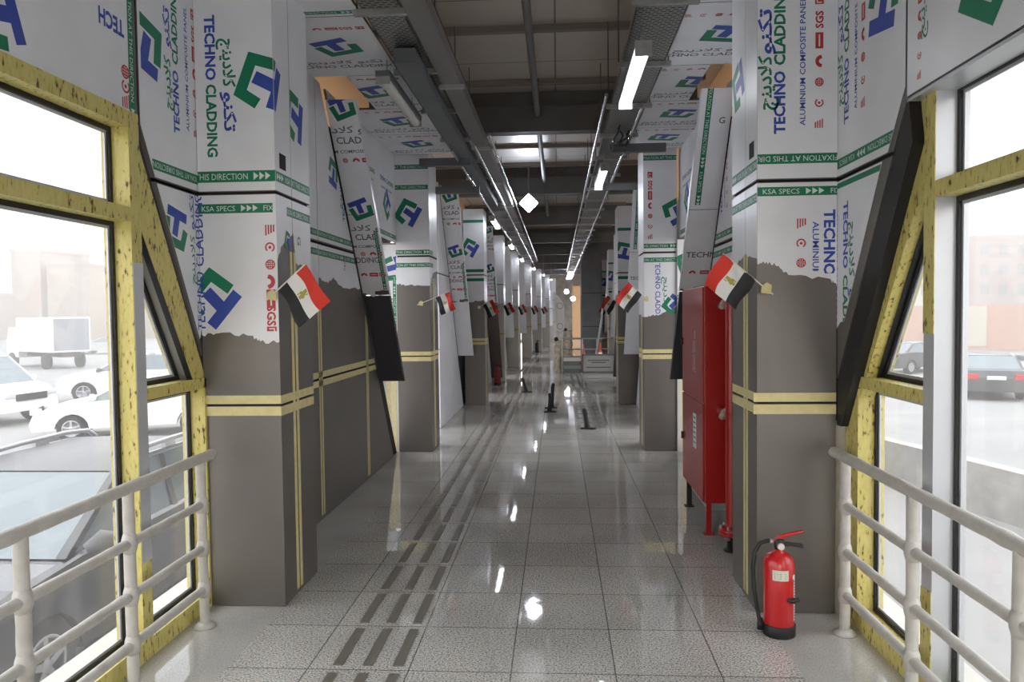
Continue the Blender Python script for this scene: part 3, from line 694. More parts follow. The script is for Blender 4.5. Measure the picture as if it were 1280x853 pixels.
# ------------------------------------------------------------------ bay infill: wall panels, brace cladding, upper wall
SL = .688
def bay(i, side, xw, full_print):
    sg = 1 if side == 'L' else -1
    y0 = YC[i] + .58; y1 = YC[i+1]; word = 'left' if side == 'L' else 'right'
    if i > 0: y0 += 1.3 if side == 'L' or i > 1 else 1.3
    def yd(z): return YC[i] + 1.88 + (3.87-z)*SL
    F = Face((xw, 0, 0), (0, sg, 0), (0, 0, 1))
    uu = (lambda y: y) if side == 'L' else (lambda y: -y)
    body = GREYM if i == 0 else FILM
    nth = ORD[i]
    root = thing('wall_panel', f'{"grey" if i == 0 else "white filmed"} cladding wall with slanted edge after the {nth} {word} column', 'wall panel', (xw, (y0+y1)/2, 0), kind='thing')
    ztop = 3.70
    tiers = [(.004, 1.185), (1.20, 2.33), (2.35, ztop)]
    joints = [y0, yd(99)] if False else [y0, y0+1.28, y0+2.80, y1]
    for z0, z1 in tiers:
        for a, c in zip(joints[:-1], joints[1:]):
            a2, c2 = a+.004, c-.004
            poly = clip_poly(rect(a2, c2, z0, z1), [(y0-1, -1), (yd(-1), -1), (yd(5), 5), (y0-1, 5)])
            if len(poly) < 3: continue
            b = MB(); b.prism([(xw, y, z) for y, z in poly], (-sg*.02, 0, 0), body); b.build('panel_sheet', root)
    b = MB(); pb = rect(y0, y1+.56, 0, 3.42) if i else clip_poly(rect(y0, y1, 0, 3.42), [(y0-1, -1), (yd(-1)+.30, -1), (yd(5)+.30, 5), (y0-1, 5)])
    xbk = xw-sg*.030
    if i: xbk = min(xbk, LX[i+1]-.41) if side == 'L' else max(xbk, RX[i+1]+.41)
    b.prism([(xbk, y, z) for y, z in pb], (-sg*.02, 0, 0), GAP); b.build('backing', root)  # dark sheet added to stop light showing through the panel gaps
    # film on the upper half
    b = MB(); r = random.Random(i+3); any_ = False
    for a, c in zip(joints[:-1], joints[1:]):
        for z0, z1 in ((2.36, ztop), (2.03 if i == 0 else .02, 2.325)):
            v = z0
            low = torn([(a+.005, z0+.02), (a+.25, z0-.02), (a+.4, z0+.04), (a+.7, z0-.05), (c-.2, z0-.03), (c-.005, z0-.10)], .014, 6, i+int(a*7)) if z0 > 1 and z0 < 2.1 and i == 0 else [(a+.005, z0), (c-.005, z0)]
            pts = low + [(c-.005, z1), (a+.005, z1)]
            poly = clip_poly(pts, [(y0-1, -1), (yd(-1)-.01, -1), (yd(5)-.01, 5), (y0-1, 5)])
            if len(poly) < 3: continue
            any_ = True
            P = [(uu(y), z) for y, z in poly]
            if sg < 0: P = P[::-1]
            film(b, F, P)
            if full_print:
                cl = P
                c0 = (a+c)/2
                if z0 > 2.2: pattern(b, F, uu(c0), 3.0, R(90), 1.0, cl, 'tamil'); band(b, F, *( (uu(a+.01), 2.42, uu(c-.01), 2.42) if sg > 0 else (uu(c-.01), 2.42, uu(a+.01), 2.42)), .055, clip=cl)
                else:
                    pc = clip_poly(rect(a+.005, c-.005, 2.15, z1), [(y0-1, -1), (yd(-1)-.01, -1), (yd(5)-.01, 5), (y0-1, 5)]); cl = [(uu(y), z) for y, z in pc]
                    if sg < 0: cl = cl[::-1]
                    band(b, F, *((uu(a+.01), 2.26, uu(c-.01), 2.26) if sg > 0 else (uu(c-.01), 2.26, uu(a+.01), 2.26)), .055, clip=cl)
                    txt(b, F, 'TECHNO', uu((a+c)/2), 2.10, .05, R(90), PDARK, cl, length=.34)
    if any_: b.build('protective_film', root)
    if i == 0:
        clp = [(y0-1, -1), (yd(-1)-.01, -1), (yd(5)-.01, 5), (y0-1, 5)]
        for z0, z1 in ((1.203, 1.255), (1.13, 1.182)):
            poly = clip_poly(rect(y0, y1, z0, z1), clp); b = MB(); b.prism([(xw+sg*.0006, y, z) for y, z in poly], (sg*.0014, 0, 0), TAPE); b.build('masking_tape', root)
        for j in joints[1:3]:
            for a, c in ((j-.045, j-.010), (j+.010, j+.045)):
                poly = clip_poly(rect(a, c, .04, 1.95), clp)
                if len(poly) > 2: b = MB(); b.prism([(xw+sg*.0006, y, z) for y, z in poly], (sg*.0014, 0, 0), TAPE); b.build('masking_tape', root)
    # brace cladding
    vlen = math.hypot(SL, 1); V = Vector((0, -SL/vlen, 1/vlen))
    zb, zt = (.98, .98, .12, .98, .98, .98, .98, .98)[i], 3.60
    xo, xi_ = (xw, xw+sg*.27)
    br = thing('brace_cladding', f'slanting boxed brace cover in white film and dark metal after the {nth} {word} column', 'brace cover', (xw, yd(zb)+.08, zb), kind='thing')
    xa, xb = min(xo, xi_), max(xo, xi_)
    def ydb(z): return yd(z)+.07
    zm = 1.93
    lowm = DGREY if i == 0 else (mat('brown_cover', (.11, .085, .075), .5) if i == 2 else FILM)
    for nm, z0, z1, M in (('lower_cover', zb, zm-.005, lowm), ('upper_cover', zm+.005, zt, GREYM)):
        b = MB(); b.prism([(xa, ydb(z0), z0), (xa, ydb(z1), z1), (xa, ydb(z1)+.07, z1), (xa, ydb(z0)+.07, z0)], (xb-xa, 0, 0), M); b.build(nm, br)
    # underside face in film
    O = Vector((xa, ydb(zm), zm)); Fb = Face(O, (1, 0, 0), V)
    Lb = (zt-zm)*vlen
    Wd = xb-xa; b = MB()
    film(b, Fb, torn([(0, .03), (.12, -.02), (.13, .05), (Wd, .06)], .01, 5, i) + [(Wd, Lb), (0, Lb)])
    cl = rect(0, Wd, .06, Lb)
    if i <= 2:
        if side == 'L':
            for q in (.0, .98):
                logo(b, Fb, .14, .98+q, .24, R(150), cl); txt(b, Fb, AR2+' '+AR1, .14, .78+q, .06, 0, PDARK, cl, length=.62); txt(b, Fb, 'TECHNO CLADDING', .06, .68+q, .062, 0, PDARK, cl, length=.85)
                txt(b, Fb, 'ALUMINIUM COMPOSITE PANEL', .12, .575+q, .03, 0, PDARK, cl, length=.72); icons(b, Fb, .18, .49+q, 0, .05, .6, cl)
            band(b, Fb, Wd-.03, .75, Wd-.03, .07, .035, clip=cl)
            b.prism([Fb.p(0, .92, .003), Fb.p(Wd, .92, .003), Fb.p(Wd, .925, .003), Fb.p(0, .925, .003)], Fb.N*.0005, PDARK)
            txt(b, Fb, 'TECHNO CLADDING', -.12, .42, .062, 0, PDARK, cl, length=.7); icons(b, Fb, .05, .25, 0, .05, .6, cl)
        else:
            band(b, Fb, .075, Lb, .075, .95, .05, clip=cl)
            txt(b, Fb, 'TECHNO', .20, .42, .06, 0, PDARK, cl, length=.36); icons(b, Fb, .1, .22, 0, .05, .7, cl)
            txt(b, Fb, 'G', .20, 1.75, .055, 0, PDARK, cl)
            b.prism([Fb.p(0, .9, .003), Fb.p(Wd, .9, .003), Fb.p(Wd, .905, .003), Fb.p(0, .905, .003)], Fb.N*.0005, PDARK)
    b.build('protective_film', br)
    # inner face film
    Fi = Face((xi_, 0, 0), (0, sg, 0), (0, 0, 1)); b = MB()
    P = [(uu(ydb(zm)), zm), (uu(ydb(zm)+.07), zm), (uu(ydb(zt)+.07), zt), (uu(ydb(zt)), zt)]
    if sg < 0: P = P[::-1]
    film(b, Fi, P); b.build('protective_film', br)
    # upper wall beyond the brace
    u = thing('upper_panel', f'high white filmed panel over the opening before the {ORD[i+1]} {word} column', 'wall panel', (xw, y1, 2.6), kind='thing')
    poly = clip_poly(rect(y0, y1+.12, 2.62, ztop), [(yd(-1)+.16, -1), (y1+9, -1), (y1+9, 5), (yd(5)+.16, 5)])
    if len(poly) > 2:
        b = MB(); b.prism([(xw, y, z) for y, z in poly], (-sg*.02, 0, 0), GREYM); b.build('panel_sheet', u)
        b = MB(); P = [(uu(y), z) for y, z in poly]
        if sg < 0: P = P[::-1]
        film(b, F, P)
        if full_print:
            for q in (0, .9, 1.8): logo(b, F, uu(y1-.45-q), 3.02, .34, R(90), P); pattern(b, F, uu(y1-.45-q), 3.3, 0, .8, P, 'tm')
            band(b, F, *((uu(y0), 2.68, uu(y1), 2.68) if sg > 0 else (uu(y1), 2.68, uu(y0), 2.68)), .05, clip=P)
        b.build('protective_film', u)
    return root
XWL = [-2.0] + [(LX[i]+LX[i+1])/2-.30 for i in range(1, 8)]; XWR = [1.50] + [(RX[i]+RX[i+1])/2+.34 for i in range(1, 8)]
for i in range(8):
    bay(i, 'L', XWL[i], i == 0); bay(i, 'R', XWR[i], i == 0)
# narrow return panels outward of the second columns
for sg, xa, xb, word in ((1, -2.20, -2.0, 'left'), (-1, 1.46, 1.70, 'right')):
    r = thing('return_panel', f'narrow white and beige panel beside the second {word} column', 'wall panel', (xa, 9.1, 0))
    b = MB(); b.box(xa, xb, 9.10, 9.12, 0, .98, PALE); b.build('lower_sheet', r)
    b = MB(); b.box(xa, xb, 9.10, 9.12, 1.0, 2.62, GREYM); b.build('upper_sheet', r)
    Ff = Face((xa, 9.10, 0), (1, 0, 0), (0, 0, 1)); b = MB(); film(b, Ff, rect(0, xb-xa, 1.0, 2.6))
    logo(b, Ff, .14, 2.3, .32, R(60), rect(0, xb-xa, 1.0, 2.6)); band(b, Ff, .17, 1.0, .17, 2.2, .04); pattern(b, Ff, .1, 1.9, 0, 1, rect(0, .15, 1, 2.6), 'tmi'); b.build('protective_film', r)
    for a, c in ((.05, .10), (.12, .17)) if sg > 0 else ((.05, .09),):
        b = MB(); b.box(xa+a, xa+c, 9.097, 9.0995, .01, .98, TAPE); b.build('masking_tape', r)

# soffits over the first bay
for side, xa, xb, word in (('L', -2.0, -1.27, 'left'), ('R', .86, 1.52, 'right')):
    F = Face((xa, 0, 3.70), (1, 0, 0), (0, -1, 0))
    ys = [3.0, 4.85, 6.05, 7.05, 8.05, 9.05]
    for j in range(5):
        a, c = ys[j]+.006, ys[j+1]-.006
        r = thing('soffit_panel', f'white filmed soffit panel over the {word} side, {ORD[j]} from the camera', 'soffit panel', (xa, a, 3.7), group=f'{word} soffit panels')
        b = MB()
        x2 = xa+(.28 if j == 2 and side == 'L' else 0); xe = xb-(.28 if j == 2 and side == 'R' else 0)
        b.box(x2, xe, a, c, 3.70, 3.72, GREYM); b.build('panel_sheet', r)
        b = MB(); W = xb-xa; film(b, F, rect(x2-xa, xe-xa, -c, -a)); cl = rect(x2-xa, xe-xa, -c, -a); mid = -(a+c)/2
        if j == 0: band(b, F, 0, -c+.06, W, -c+.06, .05)
        logo(b, F, W*.55, mid+.05, .36, R(150 if side == 'L' else 120), cl); txt(b, F, 'TECHNO CLADDING', W*.45, mid-.36, .06, 0, PDARK, cl, length=.85); txt(b, F, AR2+' '+AR1, W*.5, mid-.26, .06, 0, PDARK, cl, length=.6)
        icons(b, F, W*.5, mid+.40, 0, .05, .6, cl); b.build('protective_film', r)
# outer eaves sheeting seen through the gaps above the walls
for sg, x, word, k in ((1, -2.34, 'left', 3), (-1, 1.84, 'right', 4)):
    b = MB()
    if sg > 0: b.box(x, x+.01, 4.9, END, 3.3, 4.42, SHEET)
    else: b.box(x, x+.01, 4.9, 14, 3.3, 4.42, SHEET); b.box(3.34, 3.35, 14, END, 3.3, 4.42, SHEET)
    tag(b.build(f'trim_{k}'), f'glowing beige sheeting under the {word} eaves', kind='structure')
    b = MB(); b.box(x, x+.01, -4, 4.9, 2.72, 4.42, CONC); tag(b.build(f'trim_{k+2}'), f'outer fascia over the {word} window', kind='structure')

# ------------------------------------------------------------------ railings
def railing(x, ys, y0, label, side):
    root = thing('railing', label, 'railing', (x, ys[0], 0))
    z_r = (.945, .69, .445, .215)
    rnd = random.Random(5)
    for y in ys:
        b = MB(); n = 14; b.tube([(x, y, .93*i/n) for i in range(n+1)], .0265, PAINTW, 14, jit=.05)
        p = b.build('post', root)
        f = MB(); f.lathe([(.06, 0), (.06, .008), (.045, .02), (.03, .028)], (x, y, 0), PAINTW, 20); f.build('base_flange', p)
        for z in z_r[1:]:
            f = MB(); f.lathe([(.027, -.045), (.034, -.02), (.036, 0), (.034, .02), (.027, .045)], (x, y, z), PAINTW, 14); f.build('wrapped_collar', p)
    for k, z in enumerate(z_r):
        b = MB(); ye = y0 if k == 0 else ys[0]; L = ye-ys[-1]; n = int(L/.07); r = .0285 if k == 0 else .0225
        rr = [r*(1+rnd.uniform(-.04, .04)) for _ in range(n+1)]
        for q in range(0, n+1, 11): rr[q] *= 1.09
        b.tube([(x, ye-L*i/n, z) for i in range(n+1)], rr, PAINTW, 14, jit=.03); b.build('rail', root)
    return root
railing(-1.98, [3.93, 3.24, 2.56, 1.88, 1.2, .5], 4.06, 'white plastic-wrapped tube railing in front of the left window', 'L')
railing(1.51, [3.96, 3.22, 2.48, 1.74, 1.0, .3], 4.12, 'white plastic-wrapped tube railing in front of the right window', 'R')

# ------------------------------------------------------------------ fire cabinet, riser pipe, extinguishers
cab = thing('fire_hose_cabinet', 'tall red metal fire hose cabinet standing against the right wall', 'cabinet', (1.25, 6.1, 0))
x0, x1, ya, yb, z0, z1 = 1.10, 1.44, 5.68, 6.60, .25, 1.92
b = MB(); b.box(x0+.012, x1, ya, yb, z0, z1, RED); b.build('body', cab, bevel=.006)
for nm, za, zb in (('upper_door', 1.025, z1-.01), ('lower_door', z0+.01, 1.012)):
    b = MB(); b.box(x0, x0+.0115, ya+.008, yb-.008, za, zb, REDL); dr = b.build(nm, cab, bevel=.003)
    b = MB(); b.box(x0-.018, x0, yb-.06, yb-.03, (za+zb)/2-.03, (za+zb)/2+.03, RUBBER); b.build('latch', dr)
Fc = Face((x0, yb, 0), (0, -1, 0), (0, 0, 1))
b = MB()
txt(b, Fc, 'FIRE HOSE CABINET', .60, 1.40, .045, R(-90), ALU, w=.001, length=.34); txt(b, Fc, 'FIRE HOSE', .53, 1.36, .03, R(-90), ALU, w=.001, length=.24)
d_ = [o for o in bpy.data.objects if o.parent == cab and o.name.startswith('upper_door')][0]
tag(b.build('lettering', d_), 'small white lettering on the upper door')
b = MB(); b.box(x0-.0015, x0, ya+.27, ya+.40, .62, .90, PWHITE)
Fc2 = Face((x0-.0015, yb, 0), (0, -1, 0), (0, 0, 1))
for z in (.86, .82, .78, .74, .70, .66): b.prism([Fc2.p(.545, z, 0), Fc2.p(.63, z, 0), Fc2.p(.63, z+.012, 0), Fc2.p(.545, z+.012, 0)], Fc2.N*.0008, PDARK)
d_ = [o for o in bpy.data.objects if o.parent == cab and o.name.startswith('lower_door')][0]
tag(b.build('instruction_label', d_), 'white printed instruction label')
for x in (x0+.03, x1-.05):
    for y in (ya+.02, yb-.06):
        b = MB(); b.box(x, x+.04, y, y+.04, 0, z0, RED if y < 6 else RUBBER); b.box(x-.02, x+.06, y-.015, y+.055, 0, .006, RED if y < 6 else RUBBER); b.build('leg', cab)
b = MB(); b.box(x0+.06, x1-.02, ya+.1, yb-.1, .17, z0, mat('pale_green_tray', (.35, .42, .40), .5)); tag(b.build('under_tray', cab), 'pale green tray under the cabinet')

pp = thing('riser_pipe', 'red vertical fire pipe on a bolted flange beside the cabinet', 'pipe', (1.235, 5.3, 0))
b = MB(); b.tube([(1.235, 5.32, .16), (1.235, 5.32, 1.0), (1.235, 5.32, 1.9), (1.235, 5.325, 1.95), (1.26, 5.36, 2.0), (1.3, 5.45, 2.03), (1.36, 5.62, 2.03)], .044, RED, 18); b.build('pipe_body', pp)
b = MB(); b.lathe([(.095, .12), (.095, .14)], (1.235, 5.32, 0), RED, 24); b.lathe([(.095, .144), (.095, .164), (.05, .18)], (1.235, 5.32, 0), RED, 24); b.build('flange', pp)
for k in range(6):
    a = k*math.pi/3; b = MB(); b.lathe([(.012, .095), (.012, .19)], (1.235+.075*math.cos(a), 5.32+.075*math.sin(a), 0), STEEL, 8); b.build('bolt', pp)
b = MB(); b.lathe([(.06, 0), (.06, .01), (.035, .012), (.035, .12)], (1.235, 5.32, 0), RUBBER, 18); b.build('foot', pp)
b = MB(); b.lathe([(.047, 0), (.047, .012)], (1.235, 5.32, .98), RED, 18); b.build('coupling', pp)
for z in (1.77, .97):
    b = MB(); b.tube([(1.235, 5.33, z), (1.235, 5.5, z), (1.235, 5.68, z)], .03, RED, 12); q = b.build('branch_pipe', pp)
    b = MB(); b.tube([(1.17, 5.38, z-.015), (1.20, 5.40, z+.01), (1.245, 5.44, z+.02), (1.26, 5.5, z)], [.02, .038, .042, .03], mat('brown_tape', (.42, .34, .28), .7, var=.3, vscale=30), 10, jit=.15); b.build('wrapped_joint', q)

def extinguisher(label, loc, rot, detail=True, body=None, h=1.0):
    M = body or mat('extinguisher_red', (.55, .012, .016), .25, coat=.5)
    e = thing('fire_extinguisher', label, 'fire extinguisher', loc, rot)
    b = MB(); b.lathe([(.078, .045), (.08, .05), (.08, .375), (.076, .40), (.062, .425), (.04, .44), (.024, .448), (.024, .46)], (0, 0, 0), M, 32); local(e, b, 'cylinder')
    b = MB(); b.lathe([(.083, 0), (.085, .005), (.085, .058), (.082, .062)], (0, 0, 0), RUBBER, 32); local(e, b, 'base_cup')
    b = MB(); b.lathe([(.022, .455), (.026, .462), (.026, .50), (.018, .51)], (0, 0, 0), RUBBER, 16); b.box(-.02, .02, -.018, .018, .49, .515, RUBBER); local(e, b, 'valve')
    if not detail:
        b = MB(); b.box(-.02, .11, -.01, .01, .50, .53, M); local(e, b, 'lever'); return e
    b = MB(); b.lathe([(.018, 0), (.018, .012), (.014, .014)], (0, -.024, .478), mat('gauge_white', (.7, .7, .68), .4), 16, axis=(0, -1, 0)); local(e, b, 'gauge')
    b = MB(); b.prism([(0.01, -.012, .493), (.06, -.012, .492), (.125, -.012, .482), (.128, -.012, .462), (.06, -.012, .474), (.01, -.012, .47)], (0, .024, 0), RUBBER); local(e, b, 'carry_handle', bevel=.003)
    b = MB(); b.prism([(-.03, -.012, .505), (.0, -.012, .53), (.06, -.012, .545), (.128, -.012, .558), (.128, -.012, .549), (.06, -.012, .530), (.01, -.012, .512), (-.02, -.012, .495)], (0, .024, 0), M); local(e, b, 'lever', bevel=.003)
    b = MB(); b.tube([(-.02, 0, .495), (-.06, 0, .502), (-.10, 0, .49), (-.128, 0, .44), (-.138, 0, .36), (-.132, 0, .25), (-.118, 0, .15), (-.105, 0, .08), (-.10, .0, .04)], .0105, RUBBER, 12); hs = local(e, b, 'hose')
    b = MB(); b.lathe([(.013, .0), (.02, .06)], (-.10, 0, .085), RUBBER, 12, axis=(.05, 0, -1)); b2 = local(e, b, 'nozzle'); b2.parent = hs
    b = MB(); b.lathe([(.012, 0), (.012, .02)], (-.03, 0, .497), STEEL, 10, axis=(-1, 0, .1)); b2 = local(e, b, 'hose_nut'); b2.parent = hs
    # label wrapped on the cylinder
    def wrap(a0, a1, za, zb, MM, r=.0808, n=8):
        b = MB(); vs = []; fs = []
        for k in range(n+1):
            a = a0+(a1-a0)*k/n
            for z in (za, zb): vs.append((r*math.sin(a), -r*math.cos(a), z))
        for k in range(n): fs.append((2*k, 2*k+2, 2*k+3, 2*k+1))
        b.add(vs, fs, MM, True); return b
    wl = wrap(R(-42), R(18), .31, .365, mat('label_cream', (.66, .64, .55), .5))
    for z in (.345, .333, .322): wl.add([(.0812*math.sin(a), -.0812*math.cos(a), zz) for a in (R(-34), R(-12), R(8)) for zz in (z, z+.004)], [(0, 2, 3, 1), (2, 4, 5, 3)], PDARK)
    tag(local(e, wl, 'paper_label'), 'cream paper label')
    b = wrap(R(46), R(58), .09, .32, PWHITE)
    for k in range(14): z = .1+.015*k; b.add([(.0812*math.sin(a), -.0812*math.cos(a), zz) for a in (R(48), R(56)) for zz in (z, z+.007)], [(0, 2, 3, 1)], M)
    b.add([(.0814*math.sin(R(47)+.16*math.cos(t)), -.0814*math.cos(R(47)+.16*math.cos(t)), .325+.014*math.sin(t)) for t in [k*math.pi/6 for k in range(12)]], [list(range(12))], PWHITE)
    local(e, b, 'printed_strip')
    b = MB(); b.box(-.012, .012, -.10, -.078, -.012, .012, RUBBER); b.tube([(-.03, -.09, .006), (0, -.098, -.002), (.03, -.088, .004)], .011, RUBBER, 8)
    q = local(e, b, 'hose_clip'); q.location = (.048*1.0, .018, .205)
    return e
extinguisher('red fire extinguisher with black hose standing in front of the first right column', (1.165, 3.955, 0), R(2))
extinguisher('small dark red fire extinguisher on the floor along the far left wall', (-1.46, 17.6, 0), 0, False, mat('dull_red', (.22, .02, .02), .4))
extinguisher('black fire extinguisher far down the corridor by the left wall', (-.9, 31.9, 0), 0, False, RUBBER)

# ------------------------------------------------------------------ small flags
def hand_flag(label, tip, base, W, hgt, droop, face=1):
    """stick from base (taped) to tip; cloth hangs along the upper part of the stick"""
    r = thing('hand_flag', label, 'flag', base)
    B, T = Vector(base), Vector(tip); ax = (T-B); L = ax.length; ax.normalize()
    b = MB(); b.tube([B-ax*.05, B+ax*L*.5, T], .0045, STICK, 8); s = b.build('stick', r)
    perp = Vector(droop) - ax*Vector(droop).dot(ax); perp.normalize()
    nrm = ax.cross(perp)
    h0 = L-hgt
    nu, nv = 18, 12
    def P(u, v):
        w = .022*math.sin(u*5.5+v*1.2)*u + .006*math.sin(v*9+u*6)
        return B + ax*(h0 + hgt*v) + perp*(W*u) + nrm*w + Vector((0, 0, -1))*(.05*u*u*W/.3)
    for nm, v0, v1, M in (('black_stripe', 0, 4, CLOTHK), ('white_stripe', 4, 8, CLOTHW), ('red_stripe', 8, 12, CLOTHR)):
        b = MB(); vs = [P(i/nu, (v0+j*(v1-v0)/4)/nv) for j in range(5) for i in range(nu+1)]; off = nrm*.0012
        n1 = nu+1
        fs = [(j*n1+i, j*n1+i+1, (j+1)*n1+i+1, (j+1)*n1+i) for j in range(4) for i in range(nu)]
        b.add([p+off for p in vs], fs, M, True); b.add([p-off for p in vs], [f[::-1] for f in fs], M, True)
        q = b.build(nm, r)
        if nm == 'white_stripe':
            e = MB()
            for sgn in (1, -1):
                n2 = 6; shp = []
                for k in range(5):
                    for i2 in range(n2+1):
                        u = .41+.17*i2/n2; v = .36+.28*k/4
                        shp.append(P(u, v) + nrm*.002*sgn)
                e.add(shp, [(k*(n2+1)+i2, k*(n2+1)+i2+1, (k+1)*(n2+1)+i2+1, (k+1)*(n2+1)+i2) for k in range(4) for i2 in range(n2)
                            if not (k in (0, 3) and i2 in (0, 1, 4, 5) and (k+i2) % 2) and not (k == 2 and i2 in (0, 5))], GOLD, True)
            e.build('emblem', q)
    b = MB(); c = B+ax*.005
    b.prism([c+Vector((-.03, 0, -.022)), c+Vector((.026, 0, -.03)), c+Vector((.03, 0, .02)), c+Vector((.004, 0, .036)), c+Vector((-.024, 0, .018))], (0, -.004, 0), TAPE); b.build('tape_patch', r)
    return r
hand_flag('red white black hand flag with gold emblem taped to first left column', (-1.415, 4.08, 2.02), (-1.66, 4.19, 1.845), .22, .26, (.55, 0, -.62))
hand_flag('red white black hand flag drooping left from the first right column', (.905, 4.10, 2.04), (1.165, 4.19, 1.845), .17, .25, (-.55, -.02, -.60))
FL = [(-1.44, 9.0, 1.93, -1, 'second left column'), (-1.26, 13.6, 1.93, -1, 'third left column'), (-1.25, 18.4, 1.95, -1, 'fourth left column'), (-1.25, 23.2, 1.95, -1, 'fifth left column'), (-1.25, 28.0, 1.95, -1, 'sixth left column'), (-1.25, 32.8, 1.95, -1, 'seventh left column')]
hand_flag('small hand flag on the second left column', (-1.32, 8.95, 2.0), (-1.70, 9.07, 1.86), .20, .20, (.35, 0, -.55))
for i, (x, y, z, s, t) in enumerate(FL[1:]):
    x = LX[i+2]+.02
    hand_flag(f'tiny hand flag on the {t}', (x+.14, y, z+.06), (x-.12, y+.14, z-.09), .24, .24, (.4, 0, -.5))
hand_flag('hand flag with red stripe up, drooping from the second right column', (.86, 9.0, 2.09), (1.09, 9.13, 1.88), .25, .25, (-.45, 0, -.65))
for i, (dx, y, t) in enumerate(((0, 13.65, 'third'), (0, 18.4, 'fourth'), (0, 23.2, 'fifth'), (0, 28.0, 'sixth'))):
    x = RX[i+2]
    hand_flag(f'tiny hand flag leaning from the {t} right column', (x-.20, y, 2.03-.05*i), (x+.04, y+.12, 1.86-.05*i), .22, .22, (-.45, 0, -.65))

# ------------------------------------------------------------------ cable trays, conduits, lights
def tray(x0, x1, z, ya, yb, label, ydrop):
    r = thing('cable_tray', label, 'cable tray', ((x0+x1)/2, ya, z))
    b = MB(); b.box(x0, x1, ya, yb, z, z+.004, PERF); b.build('tray_bottom', r)
    for x in (x0, x1-.004): b = MB(); b.box(x, x+.004, ya, yb, z, z+.06, STEEL); b.build('side_flange', r)
    for y in ydrop:
        b = MB(); b.box(x0-.05, x1+.05, y, y+.035, z-.04, z-.002, STEEL); br = b.build('support_bracket', r)
        for x in (x0-.03, x1+.03): b = MB(); b.tube([(x, y+.017, z-.03), (x, y+.017, 4.42)], .006, BEAM, 6); q = b.build('hanger_rod', r); q.parent = br; q.matrix_parent_inverse = br.matrix_basis.inverted()
    return r
ys = [1.2+1.15*i for i in range(30)]
tray(-1.22, -.97, 3.66, -3, 27.6, 'perforated steel cable tray hung along the left of the ceiling', ys[:23])
tray(.52, .84, 3.66, -3, 46, 'perforated steel cable tray hung along the right of the ceiling', ys)
r = thing('cable_trunking', 'solid grey cable trunking running beside the left cable tray', 'trunking', (-.85, 5, 3.6)); b = MB(); b.box(-.93, -.78, -3, 27.6, 3.62, 3.72, mat('trunk_grey', (.20, .195, .19), .45, .4)); b.build('trunk_body', r)
for y in ys[:22:2]: b = MB(); b.box(-.96, -.75, y+.3, y+.34, 3.59, 3.62, STEEL); b.build('strap', r)
r = thing('cable_trunking', 'dark box trunking running above the unlit left tube light', 'trunking', (-1.1, 6, 3.5)); b = MB(); b.box(-1.16, -1.0, 5.3, 12.5, 3.54, 3.64, BEAM); b.build('trunk_body', r)
CH = mat('shiny_conduit', (.62, .62, .63), .22, .9)
for k, (x, z, lab) in enumerate(((-1.13, 3.50, 'lowest shiny conduit along the left ceiling tray'), (-.88, 3.55, 'shiny conduit under the left grey trunking'), (-.72, 3.66, 'innermost shiny conduit beside the left grey trunking'), (.46, 3.70, 'innermost shiny conduit beside the right tray'), (.78, 3.58, 'shiny conduit under the right tray'))):
    b = MB(); b.tube([(x, 8.0 if k < 3 else 6.8, z), (x, 27.5 if k < 3 else 36, z)], .016, CH, 8); tag(b.build('conduit'), lab, 'conduit', 'ceiling conduits')
for k, (x0, x1, y, z, lab) in enumerate(((-1.6, -1.0, 8.6, 3.46, 'first dark cross bar by the second left column'), (-1.6, -1.0, 9.6, 3.30, 'second dark cross bar by the second left column'), (.62, 1.2, 8.2, 3.48, 'dark cross bar by the second right column'), (.62, 1.2, 10.2, 3.40, 'dark cross bar past the second right column'))):
    b = MB(); b.box(x0, x1, y, y+.07, z, z+.09, BEAM); b.tube([(x1-.1 if k < 2 else x0+.1, y+.03, z+.08), (x1-.1 if k < 2 else x0+.1, y+.03, 4.42)], .008, BEAM, 6); tag(b.build('cross_bar'), lab, 'bracket')
for k in range(5):
    b = MB(); rr = random.Random(k); x = .62+.05*k; b.tube([(x+rr.uniform(-.04, .04), 7.6+.12*k+t*.1, 3.62-.05*math.sin(t*.7)-.012*t) for t in range(9)], .009, RUBBER, 6)
    tag(b.build('loose_cable'), 'loose black cable hanging from the right tray near the second lit tube', 'cable', 'loose cables under the right tray')

def tube_light(x, y, z, L, label, lit=True, group='tube lights', rod=.21):
    r = thing('tube_light', label, 'light', (x, y, z), group=group)
    b = MB(); b.box(x-.055, x+.055, y, y+L, z+.025, z+.07, BEAM if not lit else STEEL); b.build('housing', r)
    b = MB(); n = 8; b.tube([(x, y+.01, z+.012), (x, y+L-.01, z+.012)], .040, TUBE if lit else TUBEOFF, 12); b.build('diffuser', r)
    for yy in (y, y+L-.012): b = MB(); b.box(x-.055, x+.055, yy, yy+.012, z-.03, z+.03, STEEL); b.build('end_cap', r)
    for yy in (y+.15, y+L-.15): b = MB(); b.tube([(x, yy, z+.07), (x, yy, z+rod)], .005, STEEL, 6); b.build('hanger_rod', r)
    return r
tube_light(-1.30, 5.55, 3.50, 1.3, 'unlit tube light beside the left cable tray', False, None)
tube_light(.57, 4.86, 3.41, 1.27, 'nearest lit tube light under the right cable tray', group='lit right tube lights')
tube_light(.57, 8.75, 3.41, 1.35, 'second lit tube light under the right cable tray', group='lit right tube lights')
for k in range(6):
    tube_light(-1.17+(0, 0, .04, .27, .55, .86)[k], 13.3+4.72*k, 3.42, 1.3, f'{ORD[k]} lit tube light in the left row, counting from the camera', group='lit left tube lights', rod=.21 if k < 3 else 1.0)
